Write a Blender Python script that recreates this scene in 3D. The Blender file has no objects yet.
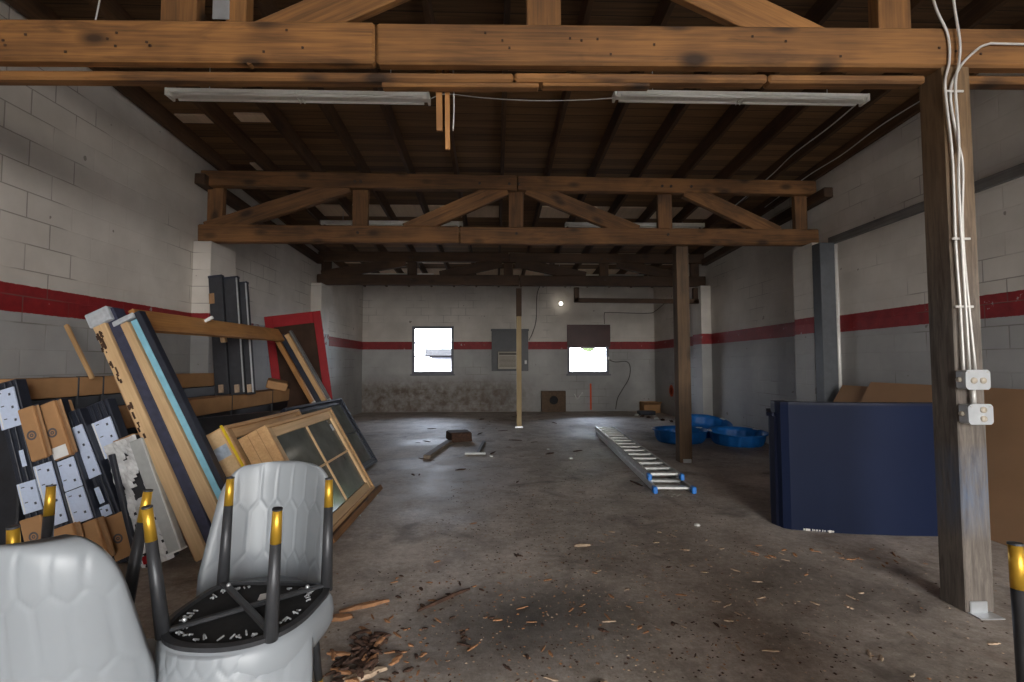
import bpy, bmesh, math, random
from mathutils import Vector, Matrix
random.seed(11)
S = bpy.context.scene
COL = S.collection
V = Vector
WM = {}                                   # world matrix of every object made here

# ------------------------------------------------------------------ materials
def nm(name):
    m = bpy.data.materials.new(name); m.use_nodes = True
    nt = m.node_tree; nt.nodes.clear()
    out = nt.nodes.new('ShaderNodeOutputMaterial'); b = nt.nodes.new('ShaderNodeBsdfPrincipled')
    nt.links.new(b.outputs[0], out.inputs[0])
    return m, nt, b
def N(nt, typ, **kw):
    n = nt.nodes.new('ShaderNode' + typ)
    for k, v in kw.items():
        if k.startswith('i_'):
            key = k[2:]
            key = int(key) if key.isdigit() else key.replace('_', ' ')
            n.inputs[key].default_value = v
        else: setattr(n, k, v)
    return n
def ramp(nt, src, stops):
    r = nt.nodes.new('ShaderNodeValToRGB'); e = r.color_ramp.elements
    while len(e) < len(stops): e.new(.5)
    for el, (p, c) in zip(e, stops): el.position = p; el.color = (*c, 1)
    nt.links.new(src, r.inputs[0]); return r
def mix(nt, fac, a, b, mode='MIX'):
    m = nt.nodes.new('ShaderNodeMix'); m.data_type = 'RGBA'; m.blend_type = mode
    for i, x in ((0, fac), (6, a), (7, b)):
        if isinstance(x, (int, float)): m.inputs[i].default_value = x
        elif isinstance(x, tuple): m.inputs[i].default_value = (*x, 1)
        else: nt.links.new(x, m.inputs[i])
    return m.outputs[2]
def math_(nt, op, a, b=None, c=None, clamp=False):
    m = nt.nodes.new('ShaderNodeMath'); m.operation = op; m.use_clamp = clamp
    for i, x in enumerate((a, b, c)):
        if x is None: continue
        if isinstance(x, (int, float)): m.inputs[i].default_value = x
        else: nt.links.new(x, m.inputs[i])
    return m.outputs[0]
def bump(nt, b, h, strength=.3, dist=.01):
    n = nt.nodes.new('ShaderNodeBump'); n.inputs['Strength'].default_value = strength; n.inputs['Distance'].default_value = dist
    nt.links.new(h, n.inputs['Height']); nt.links.new(n.outputs[0], b.inputs['Normal'])
def coords(nt, scale=(1, 1, 1), kind='Object', loc=(0, 0, 0)):
    t = nt.nodes.new('ShaderNodeTexCoord'); m = nt.nodes.new('ShaderNodeMapping')
    m.inputs['Scale'].default_value = scale; m.inputs['Location'].default_value = loc
    nt.links.new(t.outputs[kind], m.inputs[0]); return m.outputs[0]
def noise(nt, vec, scale, detail=4, rough=.55, dist=0):
    n = N(nt, 'TexNoise'); n.inputs['Scale'].default_value = scale; n.inputs['Detail'].default_value = detail
    n.inputs['Roughness'].default_value = rough; n.inputs['Distortion'].default_value = dist
    nt.links.new(vec, n.inputs['Vector']); return n.outputs['Fac']
def plain(name, col, rough=.5, metal=0, var=.12, scale=18, spec=.5):
    m, nt, b = nm(name)
    f = noise(nt, coords(nt), scale)
    c = ramp(nt, f, [(.25, tuple(x*(1-var) for x in col)), (.75, tuple(min(1, x*(1+var)) for x in col))])
    nt.links.new(c.outputs[0], b.inputs['Base Color'])
    b.inputs['Roughness'].default_value = rough; b.inputs['Metallic'].default_value = metal
    b.inputs['Specular IOR Level'].default_value = spec
    return m
def wood(name, light, dark, knots=.6, rough=.75, axis=0, grain=1.0):
    """old sawn timber, grain along the object's own x axis"""
    m, nt, b = nm(name)
    oi = nt.nodes.new('ShaderNodeObjectInfo')
    t = nt.nodes.new('ShaderNodeTexCoord')
    add = nt.nodes.new('ShaderNodeVectorMath'); add.operation = 'ADD'
    comb = nt.nodes.new('ShaderNodeCombineXYZ'); nt.links.new(math_(nt, 'MULTIPLY', oi.outputs['Random'], 40.), comb.inputs[0])
    nt.links.new(math_(nt, 'MULTIPLY', oi.outputs['Random'], 17.), comb.inputs[1])
    nt.links.new(t.outputs['Object'], add.inputs[0]); nt.links.new(comb.outputs[0], add.inputs[1])
    def mp(s):
        q = nt.nodes.new('ShaderNodeMapping'); q.inputs['Scale'].default_value = s; nt.links.new(add.outputs[0], q.inputs[0]); return q.outputs[0]
    s1 = [9, 9, 9]; s1[axis] = .8
    s2 = [70, 70, 70]; s2[axis] = 2.2
    g1 = noise(nt, mp(tuple(s1)), 1.0*grain, 5, .6, .6); g2 = noise(nt, mp(tuple(s2)), 1.0*grain, 3, .6)
    big = noise(nt, mp((1.6, 1.6, 1.6)), 1.0, 3)
    f = math_(nt, 'ADD', math_(nt, 'MULTIPLY', g1, .52), math_(nt, 'MULTIPLY', g2, .48))
    f = math_(nt, 'ADD', math_(nt, 'MULTIPLY', f, .62), math_(nt, 'MULTIPLY', big, .38))
    c = ramp(nt, f, [(.37, dark), (.48, tuple((x+y)/2 for x, y in zip(light, dark))), (.58, light)]).outputs[0]
    s3 = [7, 7, 7]; s3[axis] = 1.5
    bl = ramp(nt, noise(nt, mp(tuple(s3)), 1.0, 5, .62, .8), [(.55, (0, 0, 0)), (.70, (1, 1, 1))]).outputs[0]
    c = mix(nt, math_(nt, 'MULTIPLY', bl, knots*.75), c, tuple(x*.6 for x in dark))
    sk = [5, 5, 5]; sk[axis] = 2.4
    vo = N(nt, 'TexVoronoi'); nt.links.new(mp(tuple(sk)), vo.inputs['Vector']); vo.inputs['Scale'].default_value = 1.
    kn = ramp(nt, vo.outputs['Distance'], [(.10, (1, 1, 1)), (.27, (0, 0, 0))]).outputs[0]
    c = mix(nt, math_(nt, 'MULTIPLY', kn, knots), c, tuple(x*.35 for x in dark))
    br = math_(nt, 'ADD', .84, math_(nt, 'MULTIPLY', oi.outputs['Random'], .32))
    hs = nt.nodes.new('ShaderNodeHueSaturation'); nt.links.new(c, hs.inputs['Color']); nt.links.new(br, hs.inputs['Value'])
    nt.links.new(hs.outputs[0], b.inputs['Base Color'])
    b.inputs['Roughness'].default_value = rough
    bump(nt, b, f, .25, .006)
    return m
def wallmat(name, horiz, dirty=False):
    """painted concrete block: off-white above, red stripe, grey below"""
    m, nt, b = nm(name)
    g = nt.nodes.new('ShaderNodeNewGeometry'); sp = nt.nodes.new('ShaderNodeSeparateXYZ'); nt.links.new(g.outputs['Position'], sp.inputs[0])
    hz = sp.outputs[horiz]; z = sp.outputs[2]; P = g.outputs['Position']
    cb = nt.nodes.new('ShaderNodeCombineXYZ'); nt.links.new(hz, cb.inputs[0]); nt.links.new(z, cb.inputs[1])
    br = N(nt, 'TexBrick'); nt.links.new(cb.outputs[0], br.inputs['Vector'])
    br.inputs['Scale'].default_value = 1; br.inputs['Brick Width'].default_value = .406; br.inputs['Row Height'].default_value = .203
    br.inputs['Mortar Size'].default_value = .007; br.inputs['Mortar Smooth'].default_value = .6
    br.inputs['Color1'].default_value = (1, 1, 1, 1); br.inputs['Color2'].default_value = (.93, .93, .93, 1); br.inputs['Mortar'].default_value = (.93, .92, .91, 1)
    mort = br.outputs['Fac']
    n1 = noise(nt, P, 1.1, 5, .6); n2 = noise(nt, P, 9, 4, .65); n3 = noise(nt, P, 28, 3, .6)
    white = ramp(nt, n1, [(.3, (.50, .455, .405)), (.7, (.70, .65, .59))]).outputs[0]
    grey = ramp(nt, n1, [(.3, (.29, .286, .28)), (.7, (.42, .412, .40))]).outputs[0]
    zj = math_(nt, 'ADD', z, math_(nt, 'MULTIPLY', math_(nt, 'SUBTRACT', n3, .5), .012))
    above = math_(nt, 'GREATER_THAN', zj, 1.91)
    c = mix(nt, above, grey, white)
    red = ramp(nt, n2, [(.3, (.19, .009, .012)), (.7, (.29, .016, .018))]).outputs[0]
    inst = math_(nt, 'MULTIPLY', math_(nt, 'GREATER_THAN', zj, 1.70), math_(nt, 'LESS_THAN', zj, 1.912))
    chip = ramp(nt, n2, [(.66, (1, 1, 1)), (.69, (0, 0, 0))]).outputs[0]
    if horiz == 1 and name.endswith('left'):   # stripe peeled away between 6.4 and 9.3 m
        peel = math_(nt, 'MULTIPLY', math_(nt, 'GREATER_THAN', hz, 6.4), math_(nt, 'LESS_THAN', hz, 10.6))
        chip2 = ramp(nt, n2, [(.40, (1, 1, 1)), (.5, (0, 0, 0))]).outputs[0]
        chip = mix(nt, peel, chip, chip2)
    inst = math_(nt, 'MULTIPLY', inst, chip)
    c = mix(nt, inst, c, red)
    c = mix(nt, .8, c, br.outputs['Color'], 'MULTIPLY')
    # hairline cracks that follow a few of the joints
    crk = math_(nt, 'MULTIPLY', math_(nt, 'GREATER_THAN', mort, .5), ramp(nt, noise(nt, P, .9, 2), [(.54, (0, 0, 0)), (.60, (1, 1, 1))]).outputs[0])
    c = mix(nt, math_(nt, 'MULTIPLY', crk, .55), c, (.12, .1, .085))
    spots = ramp(nt, noise(nt, P, 7.5, 2, .5), [(.735, (0, 0, 0)), (.75, (1, 1, 1))]).outputs[0]
    c = mix(nt, math_(nt, 'MULTIPLY', spots, .7), c, (.13, .10, .08))
    if dirty:      # rusty brown water stains on the lower courses of the back wall, left of the second window
        low = math_(nt, 'MULTIPLY', math_(nt, 'SUBTRACT', 1.05, z), 2.2, clamp=True)
        lft = math_(nt, 'MULTIPLY', math_(nt, 'SUBTRACT', 1.6, hz), .7, clamp=True)
        st = ramp(nt, noise(nt, P, 4.6, 7, .75), [(.36, (0, 0, 0)), (.60, (1, 1, 1))]).outputs[0]
        fac = math_(nt, 'MULTIPLY', math_(nt, 'MULTIPLY', low, lft), math_(nt, 'ADD', .34, math_(nt, 'MULTIPLY', st, .56)), clamp=True)
        c = mix(nt, fac, c, (.085, .05, .027))
    nt.links.new(c, b.inputs['Base Color']); b.inputs['Roughness'].default_value = .62
    h = math_(nt, 'SUBTRACT', math_(nt, 'MULTIPLY', n3, .25), mort)
    bump(nt, b, h, .32, .006)
    return m
def floormat():
    m, nt, b = nm('old concrete')
    P = coords(nt)
    n0 = noise(nt, P, .55, 6, .62, .4); n1 = noise(nt, P, 2.3, 7, .7); n2 = noise(nt, P, 22, 5, .7); n3 = noise(nt, P, 1.0, 3, .5, .3)
    n4 = noise(nt, P, 75, 4, .75)
    f = math_(nt, 'ADD', math_(nt, 'MULTIPLY', n0, .30), math_(nt, 'ADD', math_(nt, 'MULTIPLY', n1, .32), math_(nt, 'ADD', math_(nt, 'MULTIPLY', n2, .22), math_(nt, 'MULTIPLY', n4, .16))))
    c = ramp(nt, f, [(.34, (.085, .066, .05)), (.48, (.335, .285, .24)), (.60, (.62, .55, .49))]).outputs[0]
    stain = ramp(nt, noise(nt, coords(nt, loc=(4, 7, 0)), 1.7, 5, .65, .5), [(.54, (0, 0, 0)), (.68, (1, 1, 1))]).outputs[0]
    c = mix(nt, math_(nt, 'MULTIPLY', stain, .6), c, (.06, .046, .037))
    rust = ramp(nt, noise(nt, coords(nt, loc=(1.3, 2.2, 0)), 2.6, 5, .65), [(.60, (0, 0, 0)), (.74, (1, 1, 1))]).outputs[0]
    c = mix(nt, math_(nt, 'MULTIPLY', rust, .55), c, (.13, .055, .025))
    sp = nt.nodes.new('ShaderNodeSeparateXYZ'); nt.links.new(P, sp.inputs[0])
    def blob(x, y, rx, ry):
        a = math_(nt, 'POWER', math_(nt, 'DIVIDE', math_(nt, 'SUBTRACT', sp.outputs[0], x), rx), 2.)
        d = math_(nt, 'POWER', math_(nt, 'DIVIDE', math_(nt, 'SUBTRACT', sp.outputs[1], y), ry), 2.)
        return math_(nt, 'SUBTRACT', 1., math_(nt, 'ADD', a, d), clamp=True)
    pale = math_(nt, 'MULTIPLY', blob(-.55, 5.6, 1.0, 1.5), ramp(nt, n1, [(.38, (0, 0, 0)), (.56, (1, 1, 1))]).outputs[0])   # spilled pale dust
    c = mix(nt, math_(nt, 'MULTIPLY', pale, .75), c, (.42, .42, .43))
    dk = math_(nt, 'MULTIPLY', blob(.15, 2.55, .75, .55), .75)          # dark oil stain
    c = mix(nt, dk, c, (.03, .026, .022))
    nt.links.new(c, b.inputs['Base Color'])
    r = ramp(nt, n0, [(.3, (.42, .42, .42)), (.7, (.8, .8, .8))]).outputs[0]
    nt.links.new(r, b.inputs['Roughness']); b.inputs['Specular IOR Level'].default_value = .5
    bump(nt, b, math_(nt, 'ADD', n2, math_(nt, 'MULTIPLY', n1, .6)), .35, .01)
    return m
def deckmat():
    m, nt, b = nm('roof boards')
    P = coords(nt)
    sp = nt.nodes.new('ShaderNodeSeparateXYZ'); nt.links.new(P, sp.inputs[0])
    row = math_(nt, 'FLOOR', math_(nt, 'DIVIDE', sp.outputs[1], .145)); fr = math_(nt, 'FRACT', math_(nt, 'DIVIDE', sp.outputs[1], .145))
    gap = math_(nt, 'LESS_THAN', fr, .06)
    wn = N(nt, 'TexWhiteNoise', noise_dimensions='1D'); nt.links.new(row, wn.inputs['W'])
    g = noise(nt, coords(nt, (1.2, 30, 1)), 1, 5, .6, .4)
    f = math_(nt, 'ADD', math_(nt, 'MULTIPLY', g, .65), math_(nt, 'MULTIPLY', wn.outputs[0], .35))
    c = ramp(nt, f, [(.25, (.065, .033, .014)), (.75, (.25, .13, .052))]).outputs[0]
    c = mix(nt, math_(nt, 'MULTIPLY', gap, .85), c, (.008, .005, .003))
    nt.links.new(c, b.inputs['Base Color']); b.inputs['Roughness'].default_value = .8
    return m
M = {}
M['floor'] = floormat()
M['wl'] = wallmat('block wall left', 1); M['wr'] = wallmat('block wall right', 1); M['wb'] = wallmat('block wall back', 0, True)
M['deck'] = deckmat()
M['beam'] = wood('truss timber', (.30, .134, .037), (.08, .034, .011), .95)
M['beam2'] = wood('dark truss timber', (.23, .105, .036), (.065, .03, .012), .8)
M['beam3'] = wood('darkest truss timber', (.085, .042, .02), (.035, .018, .009), .5)  # darkest brown of the three truss timbers
M['rafter'] = wood('rafter timber', (.10, .048, .019), (.038, .018, .008), .4)
M['pine'] = wood('fresh pine', (.60, .37, .175), (.42, .235, .10), .25, .6)
M['pale_pine'] = wood('pale pine', (.68, .47, .26), (.52, .33, .165), .25, .6)
M['orange_pine'] = wood('orange varnished pine', (.48, .235, .075), (.28, .12, .035), .3, .5)
M['old_post'] = wood('weathered post', (.20, .155, .115), (.075, .055, .04), .4, .8)
M['ply'] = wood('plywood patch', (.80, .63, .46), (.62, .47, .33), .1)
M['card'] = plain('cardboard', (.40, .215, .095), .85, var=.16, scale=5)
M['card2'] = plain('worn cardboard', (.33, .185, .09), .85, var=.25, scale=9)
M['sheetcard'] = plain('cardboard sheet', (.315, .178, .092), .85, var=.09, scale=3)
M['cap'] = plain('grey cap card', (.40, .42, .45), .6, var=.2, scale=30)
M['black'] = plain('black aluminium', (.019, .022, .034), .38, var=.25)
M['wrap'] = plain('black wrap', (.018, .018, .022), .32, var=.4, scale=12)
M['darkgrey'] = plain('charcoal panel', (.028, .029, .035), .55, var=.2)
M['gapdark'] = plain('dark gap strip', (.035, .038, .07), .6, var=.3, scale=25)  # near-black tone painted for the shaded gap in the board bundle
M['label'] = plain('printed label', (.56, .64, .82), .5, var=.06, scale=60)
M['ink'] = plain('label ink', (.05, .055, .08), .6)
M['logoink'] = plain('faded box ink', (.10, .085, .085), .8)
M['white'] = plain('white sticker', (.75, .75, .74), .6, var=.05)
M['foam'] = plain('torn white wrap', (.62, .62, .62), .65, var=.3, scale=14)
M['greybar'] = plain('grey aluminium bar', (.50, .51, .50), .4, .3, var=.1)
M['teal'] = plain('blue film strip', (.22, .48, .60), .45, var=.12)
M['yellow'] = plain('yellow strip', (.75, .52, .02), .5, var=.1)
M['tape'] = plain('grey tape', (.40, .46, .55), .35, var=.25, scale=30)
M['reddoor'] = plain('red door paint', (.26, .006, .010), .55, var=.15, scale=6, spec=.2)
M['doorpanel'] = plain('brown door panel', (.04, .02, .012), .7, var=.4, scale=5, spec=.15)
M['steel'] = plain('galvanised steel', (.62, .64, .66), .38, .75, var=.1)
M['alu'] = plain('ladder aluminium', (.60, .60, .58), .42, .6, var=.15)
M['bluecap'] = plain('blue plastic', (.02, .19, .62), .4, var=.1)
M['pool'] = plain('pool plastic', (.005, .12, .40), .5, var=.25, scale=9)
M['conduit'] = plain('conduit paint', (.58, .56, .53), .4, .2, var=.1)
M['lamp'] = plain('lamp housing', (.80, .77, .70), .45, var=.08)
M['tube'] = plain('unlit tube', (.85, .82, .75), .3, var=.03)
M['desk'] = plain('navy laminate', (.0062, .0112, .034), .55, var=.08, scale=2, spec=.12)
M['deskdark'] = plain('navy edge', (.009, .012, .030), .5, var=.1, spec=.2)
M['chip'] = plain('chipped white core', (.68, .66, .63), .8)
M['leather'] = plain('grey leatherette', (.265, .285, .305), .40, var=.05, scale=4)
M['leg'] = plain('charcoal metal', (.045, .046, .05), .42, .3, var=.3, scale=14)
M['gold'] = plain('gold leg tip', (.72, .42, .05), .38, .7, var=.06)
M['cloth'] = plain('black lining', (.012, .012, .013), .8, var=.5, scale=40)
M['crinkle'] = plain('crumpled grey film', (.35, .36, .37), .35, var=.4, scale=40)
M['paint_post'] = plain('dark grey paint', (.060, .064, .072), .55, var=.15)
M['brown_post'] = wood('brown post', (.14, .085, .046), (.05, .03, .018), .5, .8)
M['post3'] = wood('sun bleached post', (.40, .30, .16), (.24, .17, .085), .2)
M['frame_paint'] = plain('grey window paint', (.16, .16, .19), .6, var=.2)
M['blind'] = plain('maroon board', (.055, .014, .012), .5, var=.3, scale=3)
M['metalpanel'] = plain('dark metal panel', (.055, .056, .062), .5, var=.15)
M['beige'] = plain('beige plastic', (.42, .37, .30), .5, var=.08)
M['grille'] = plain('dark brown grille', (.08, .065, .05), .6)  # plain dark brown for the slats and control strip
M['pipe'] = plain('brown pipe', (.045, .025, .018), .6)
M['cable'] = plain('dark cable', (.05, .04, .035), .6)
M['graytimber'] = wood('grey painted timber', (.17, .16, .15), (.085, .08, .075), .2)
M['orange'] = plain('orange marker paint', (.75, .10, .02), .7)
M['whitemark'] = plain('white marker', (.6, .6, .58), .7)
M['chipwood'] = plain('splinter', (.30, .145, .065), .8, var=.35, scale=30)
M['palechip'] = plain('pale splinter', (.40, .29, .20), .8, var=.3, scale=30)
M['rot'] = plain('rotten wood', (.055, .026, .015), .9, var=.6, scale=30)
M['paper'] = plain('white scrap', (.65, .65, .62), .8)
M['ceramic'] = plain('porcelain', (.7, .68, .62), .3)
M['shed'] = plain('neighbour siding', (.55, .55, .58), .7)
M['shedroof'] = plain('weathered shed roof', (.05, .05, .055), .8)
M['ventbox'] = plain('brown vent box', (.11, .07, .042), .8, var=.3)
M['leaf'] = plain('hedge leaves', (.075, .11, .04), .8, var=.3, scale=6)
M['dirt'] = plain('outside ground', (.34, .31, .27), .9, var=.2, scale=1)
m, nt, b = nm('lit bulb'); b.inputs['Emission Color'].default_value = (1, .93, .8, 1); b.inputs['Emission Strength'].default_value = 12; M['litbulb'] = m
m, nt, b = nm('window glass')
b.inputs['Base Color'].default_value = (.9, .95, .95, 1); b.inputs['Roughness'].default_value = .03
tr = nt.nodes.new('ShaderNodeBsdfTransparent'); gl = nt.nodes.new('ShaderNodeBsdfGlossy'); gl.inputs['Roughness'].default_value = .03
fr = nt.nodes.new('ShaderNodeFresnel'); ms = nt.nodes.new('ShaderNodeMixShader')
nt.links.new(fr.outputs[0], ms.inputs[0]); nt.links.new(tr.outputs[0], ms.inputs[1]); nt.links.new(gl.outputs[0], ms.inputs[2])
nt.links.new(ms.outputs[0], nt.nodes['Material Output'].inputs[0]); M['glass'] = m
m, nt, b = nm('dusty dark glass')
f = noise(nt, coords(nt), 5, 5); c = ramp(nt, f, [(.3, (.055, .065, .062)), (.7, (.12, .135, .125))])
nt.links.new(c.outputs[0], b.inputs['Base Color']); b.inputs['Roughness'].default_value = .12; M['dglass'] = m
m, nt, b = nm('painted post')            # weathered post with a smear of blue paint at hip height
P = coords(nt); sp = nt.nodes.new('ShaderNodeSeparateXYZ'); nt.links.new(P, sp.inputs[0])
g = noise(nt, coords(nt, (3, 34, 34)), 1, 7, .72, .5); big = noise(nt, coords(nt, (4, 14, 14)), 1, 6, .7)
lo = ramp(nt, g, [(.3, (.05, .04, .033)), (.7, (.19, .16, .135))]).outputs[0]
hi = ramp(nt, g, [(.3, (.085, .048, .022)), (.7, (.22, .135, .065))]).outputs[0]
c = mix(nt, math_(nt, 'MULTIPLY', math_(nt, 'SUBTRACT', sp.outputs[0], 1.5), .9, clamp=True), lo, hi)
band = math_(nt, 'SUBTRACT', 1., math_(nt, 'POWER', math_(nt, 'DIVIDE', math_(nt, 'SUBTRACT', sp.outputs[0], .62), .26), 2.), clamp=True)
c = mix(nt, math_(nt, 'MULTIPLY', band, math_(nt, 'MULTIPLY', math_(nt, 'SUBTRACT', big, .3), 1.9, clamp=True), clamp=True), c, (.075, .115, .19))
nt.links.new(c, b.inputs['Base Color']); b.inputs['Roughness'].default_value = .8; bump(nt, b, g, .3, .006); M['post1'] = m

# ------------------------------------------------------------------ helpers
def obj(name, bm, mat, parent=None, mtx=None, smooth=False):
    me = bpy.data.meshes.new(name); bm.normal_update(); bm.to_mesh(me); bm.free()
    o = bpy.data.objects.new(name, me); COL.objects.link(o)
    mats = mat if isinstance(mat, (list, tuple)) else [mat]
    for x in mats: me.materials.append(M[x])
    if smooth:
        for p in me.polygons: p.use_smooth = True
    mtx = mtx or (WM[parent] if parent else Matrix())
    WM[o] = mtx.copy()
    if parent: o.parent = parent; o.matrix_local = WM[parent].inverted() @ mtx
    else: o.matrix_world = mtx
    return o
def tag(o, label=None, cat=None, group=None, kind=None):
    if label: o['label'] = label
    if cat: o['category'] = cat
    if group: o['group'] = group
    if kind: o['kind'] = kind
    return o
def thing(name, loc, label, cat, group=None, rotz=0, mtx=None):
    o = bpy.data.objects.new(name, None); COL.objects.link(o); o.empty_display_size = .1
    WM[o] = mtx.copy() if mtx else Matrix.Translation(V(loc)) @ Matrix.Rotation(rotz, 4, 'Z')
    o.matrix_world = WM[o]
    return tag(o, label, cat, group)
def dup(root, mtx, label, group=None):
    r = root.copy(); COL.objects.link(r); r.matrix_world = mtx; WM[r] = mtx; r['label'] = label
    if group: r['group'] = group
    for ch in list(root.children):
        c = ch.copy(); COL.objects.link(c); c.parent = r
        for g in list(ch.children):
            d = g.copy(); COL.objects.link(d); d.parent = c
    return r
def box_bm(sx, sy, sz, bev=.004, seg=1, c=(0, 0, 0), bm=None):
    own = bm is None
    bm = bm or bmesh.new()
    r = bmesh.ops.create_cube(bm, size=1)
    bmesh.ops.scale(bm, vec=(sx, sy, sz), verts=r['verts']); bmesh.ops.translate(bm, vec=c, verts=r['verts'])
    if bev:
        ed = list({e for v in r['verts'] for e in v.link_edges})
        bmesh.ops.bevel(bm, geom=ed, offset=min(bev, .45*min(sx, sy, sz)), segments=seg, affect='EDGES', profile=.6)
    return bm
def frame(p0, p1, up=(0, 0, 1)):
    p0, p1 = V(p0), V(p1); x = (p1-p0).normalized(); up = V(up)
    z = (up - x*up.dot(x)).normalized(); y = z.cross(x)
    mm = Matrix((x, y, z)).transposed().to_4x4(); mm.translation = (p0+p1)/2
    return mm, (p1-p0).length
def board(name, p0, p1, w, t, mat, parent=None, up=(0, 0, 1), bev=.004, shift=(0, 0, 0)):
    """a straight bar from p0 to p1, w across and t along 'up'"""
    mm, L = frame(p0, p1, up); mm = mm @ Matrix.Translation(V(shift))
    return obj(name, box_bm(L, w, t, bev), mat, parent, mm)
def lbox(name, x0, x1, y0, y1, z0, z1, mat, parent=None, bev=.004, mtx=None):
    """a box inside a local frame (mtx) or the world"""
    base = mtx if mtx else Matrix()
    mm = base @ Matrix.Translation(V(((x0+x1)/2, (y0+y1)/2, (z0+z1)/2)))
    return obj(name, box_bm(abs(x1-x0), abs(y1-y0), abs(z1-z0), bev), mat, parent, mm)
def catmull(pts, n=8):
    pts = [V(p) for p in pts]; q = [pts[0]*2-pts[1]] + pts + [pts[-1]*2-pts[-2]]; out = []
    for i in range(1, len(q)-2):
        for k in range(n):
            t = k/n; a, b_, c, d = q[i-1:i+3]
            out.append(.5*((2*b_)+(c-a)*t+(2*a-5*b_+4*c-d)*t*t+(3*b_-a-3*c+d)*t**3))
    out.append(pts[-1]); return out
def tube_bm(pts, r, seg=8, smooth=True, bm=None, cap=True):
    bm = bm or bmesh.new()
    P = catmull(pts) if smooth and len(pts) > 2 else [V(p) for p in pts]
    rs = r if isinstance(r, (list, tuple)) else None
    rings = []; ref = V((0, 0, 1))
    for i, p in enumerate(P):
        t = (P[min(i+1, len(P)-1)]-P[max(i-1, 0)]).normalized()
        if abs(t.dot(ref)) > .98: ref = V((1, 0, 0)) if abs(t.x) < .9 else V((0, 1, 0))
        a = (ref - t*ref.dot(t)).normalized(); b_ = t.cross(a); ref = a
        rr = rs[0]+(rs[1]-rs[0])*i/(len(P)-1) if rs else r
        rings.append([bm.verts.new(p+(a*math.cos(2*math.pi*k/seg)+b_*math.sin(2*math.pi*k/seg))*rr) for k in range(seg)])
    for u, w in zip(rings, rings[1:]):
        for k in range(seg): bm.faces.new((u[k], u[(k+1) % seg], w[(k+1) % seg], w[k]))
    if cap: bm.faces.new(rings[0][::-1]); bm.faces.new(rings[-1])
    return bm
def loft_bm(rings, cap0=True, cap1=True, bm=None):
    bm = bm or bmesh.new()
    R = [[bm.verts.new(p) for p in r] for r in rings]; n = len(R[0])
    for u, w in zip(R, R[1:]):
        for k in range(n): bm.faces.new((u[k], u[(k+1) % n], w[(k+1) % n], w[k]))
    if cap0: bm.faces.new(R[0][::-1])
    if cap1: bm.faces.new(R[-1])
    return bm
def quad_bm(pts): 
    bm = bmesh.new(); bm.faces.new([bm.verts.new(p) for p in pts]); return bm

XL, XR, YB, YF, ZW = -3.613, 4.415, 13.45, -5.5, 4.9
def raf(y): return 4.152-.055*y          # underside of the rafters
DECK = .19

# ------------------------------------------------------------------ room shell
def structure(o): o['kind'] = 'structure'; return o
structure(lbox('floor', XL-.2, XR+.2, YF-.2, YB+.2, -.2, 0, 'floor', bev=0, mtx=None)).location
bpy.data.objects['floor'].data.transform(Matrix.Translation(((XL+XR)/2, (YF+YB)/2, -.1))); bpy.data.objects['floor'].matrix_world = Matrix()
WM[bpy.data.objects['floor']] = Matrix()
structure(obj('wall_left', box_bm(.2, YB-YF+.4, ZW, 0, c=(XL-.1, (YB+YF)/2, ZW/2)), 'wl'))
structure(obj('wall_right', box_bm(.2, YB-YF+.4, ZW, 0, c=(XR+.1, (YB+YF)/2, ZW/2)), 'wr'))
W1 = (-2.235, -1.175, 1.075, 2.30); W2 = (2.02, 3.10, 1.065, 2.33)
bm = bmesh.new()
def wb(x0, x1, z0, z1): box_bm(x1-x0, .2, z1-z0, 0, c=((x0+x1)/2, YB+.1, (z0+z1)/2), bm=bm)
wb(XL, W1[0], 0, ZW); wb(W1[1], W2[0], 0, ZW); wb(W2[1], XR, 0, ZW)
for w in (W1, W2): wb(w[0], w[1], 0, w[2]); wb(w[0], w[1], w[3], ZW)
structure(obj('wall_back', bm, 'wb'))
OP = (.3, 4.3, 3.8)                     # the open loading door behind the camera
bm = bmesh.new()
def wf(x0, x1, z0, z1): box_bm(x1-x0, .2, z1-z0, 0, c=((x0+x1)/2, YF-.1, (z0+z1)/2), bm=bm)
wf(XL, OP[0], 0, ZW); wf(OP[1], XR, 0, ZW); wf(OP[0], OP[1], OP[2], ZW)
structure(obj('wall_front', bm, 'wb'))
# sloping roof deck with its rafters and pale repair boards
zf, zb = raf(YF-.2)+DECK, raf(YB+.2)+DECK
mm, L = frame((.4, YF-.2, zf+.025), (.4, YB+.2, zb+.025))
ang = math.atan2(zb-zf, (YB-YF+.4))
cm = Matrix.Translation((.4, (YF+YB)/2, (zf+zb)/2+.025)) @ Matrix.Rotation(ang, 4, 'X')
ceil = structure(obj('ceiling', box_bm(XR-XL+.4, L, .05, 0), 'deck', None, cm))
RX = [XL+.03+i*.6125 for i in range(14)]; RX[0] = XL+.055; RX[-1] = XR-.055
for i, x in enumerate(RX):
    board('rafter', (x, YF, raf(YF)+DECK/2), (x, YB, raf(YB)+DECK/2), .045, DECK, 'rafter', ceil, bev=.002)
def patch(x0, x1, y0, y1):
    z = lambda y: raf(y)+DECK-.012
    board('repair_board', ((x0+x1)/2, y0, z(y0)), ((x0+x1)/2, y1, z(y1)), x1-x0, .02, 'ply', ceil, bev=.002)
for i, (a, b_) in enumerate(zip(RX, RX[1:])):
    if i not in (0, 6, 12): patch(a+.03, b_-.03, 7.95, 8.45)
    if i % 2 == 0 or i in (3, 5, 9): patch(a+.03, b_-.03, 9.1, 9.28)
    patch(a+.03, b_-.03, 10.7+.15*(i % 2), 11.6)
    if i != 4: patch(a+.03, b_-.03, 12.1, 13.0+.1*(i % 3))
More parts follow.
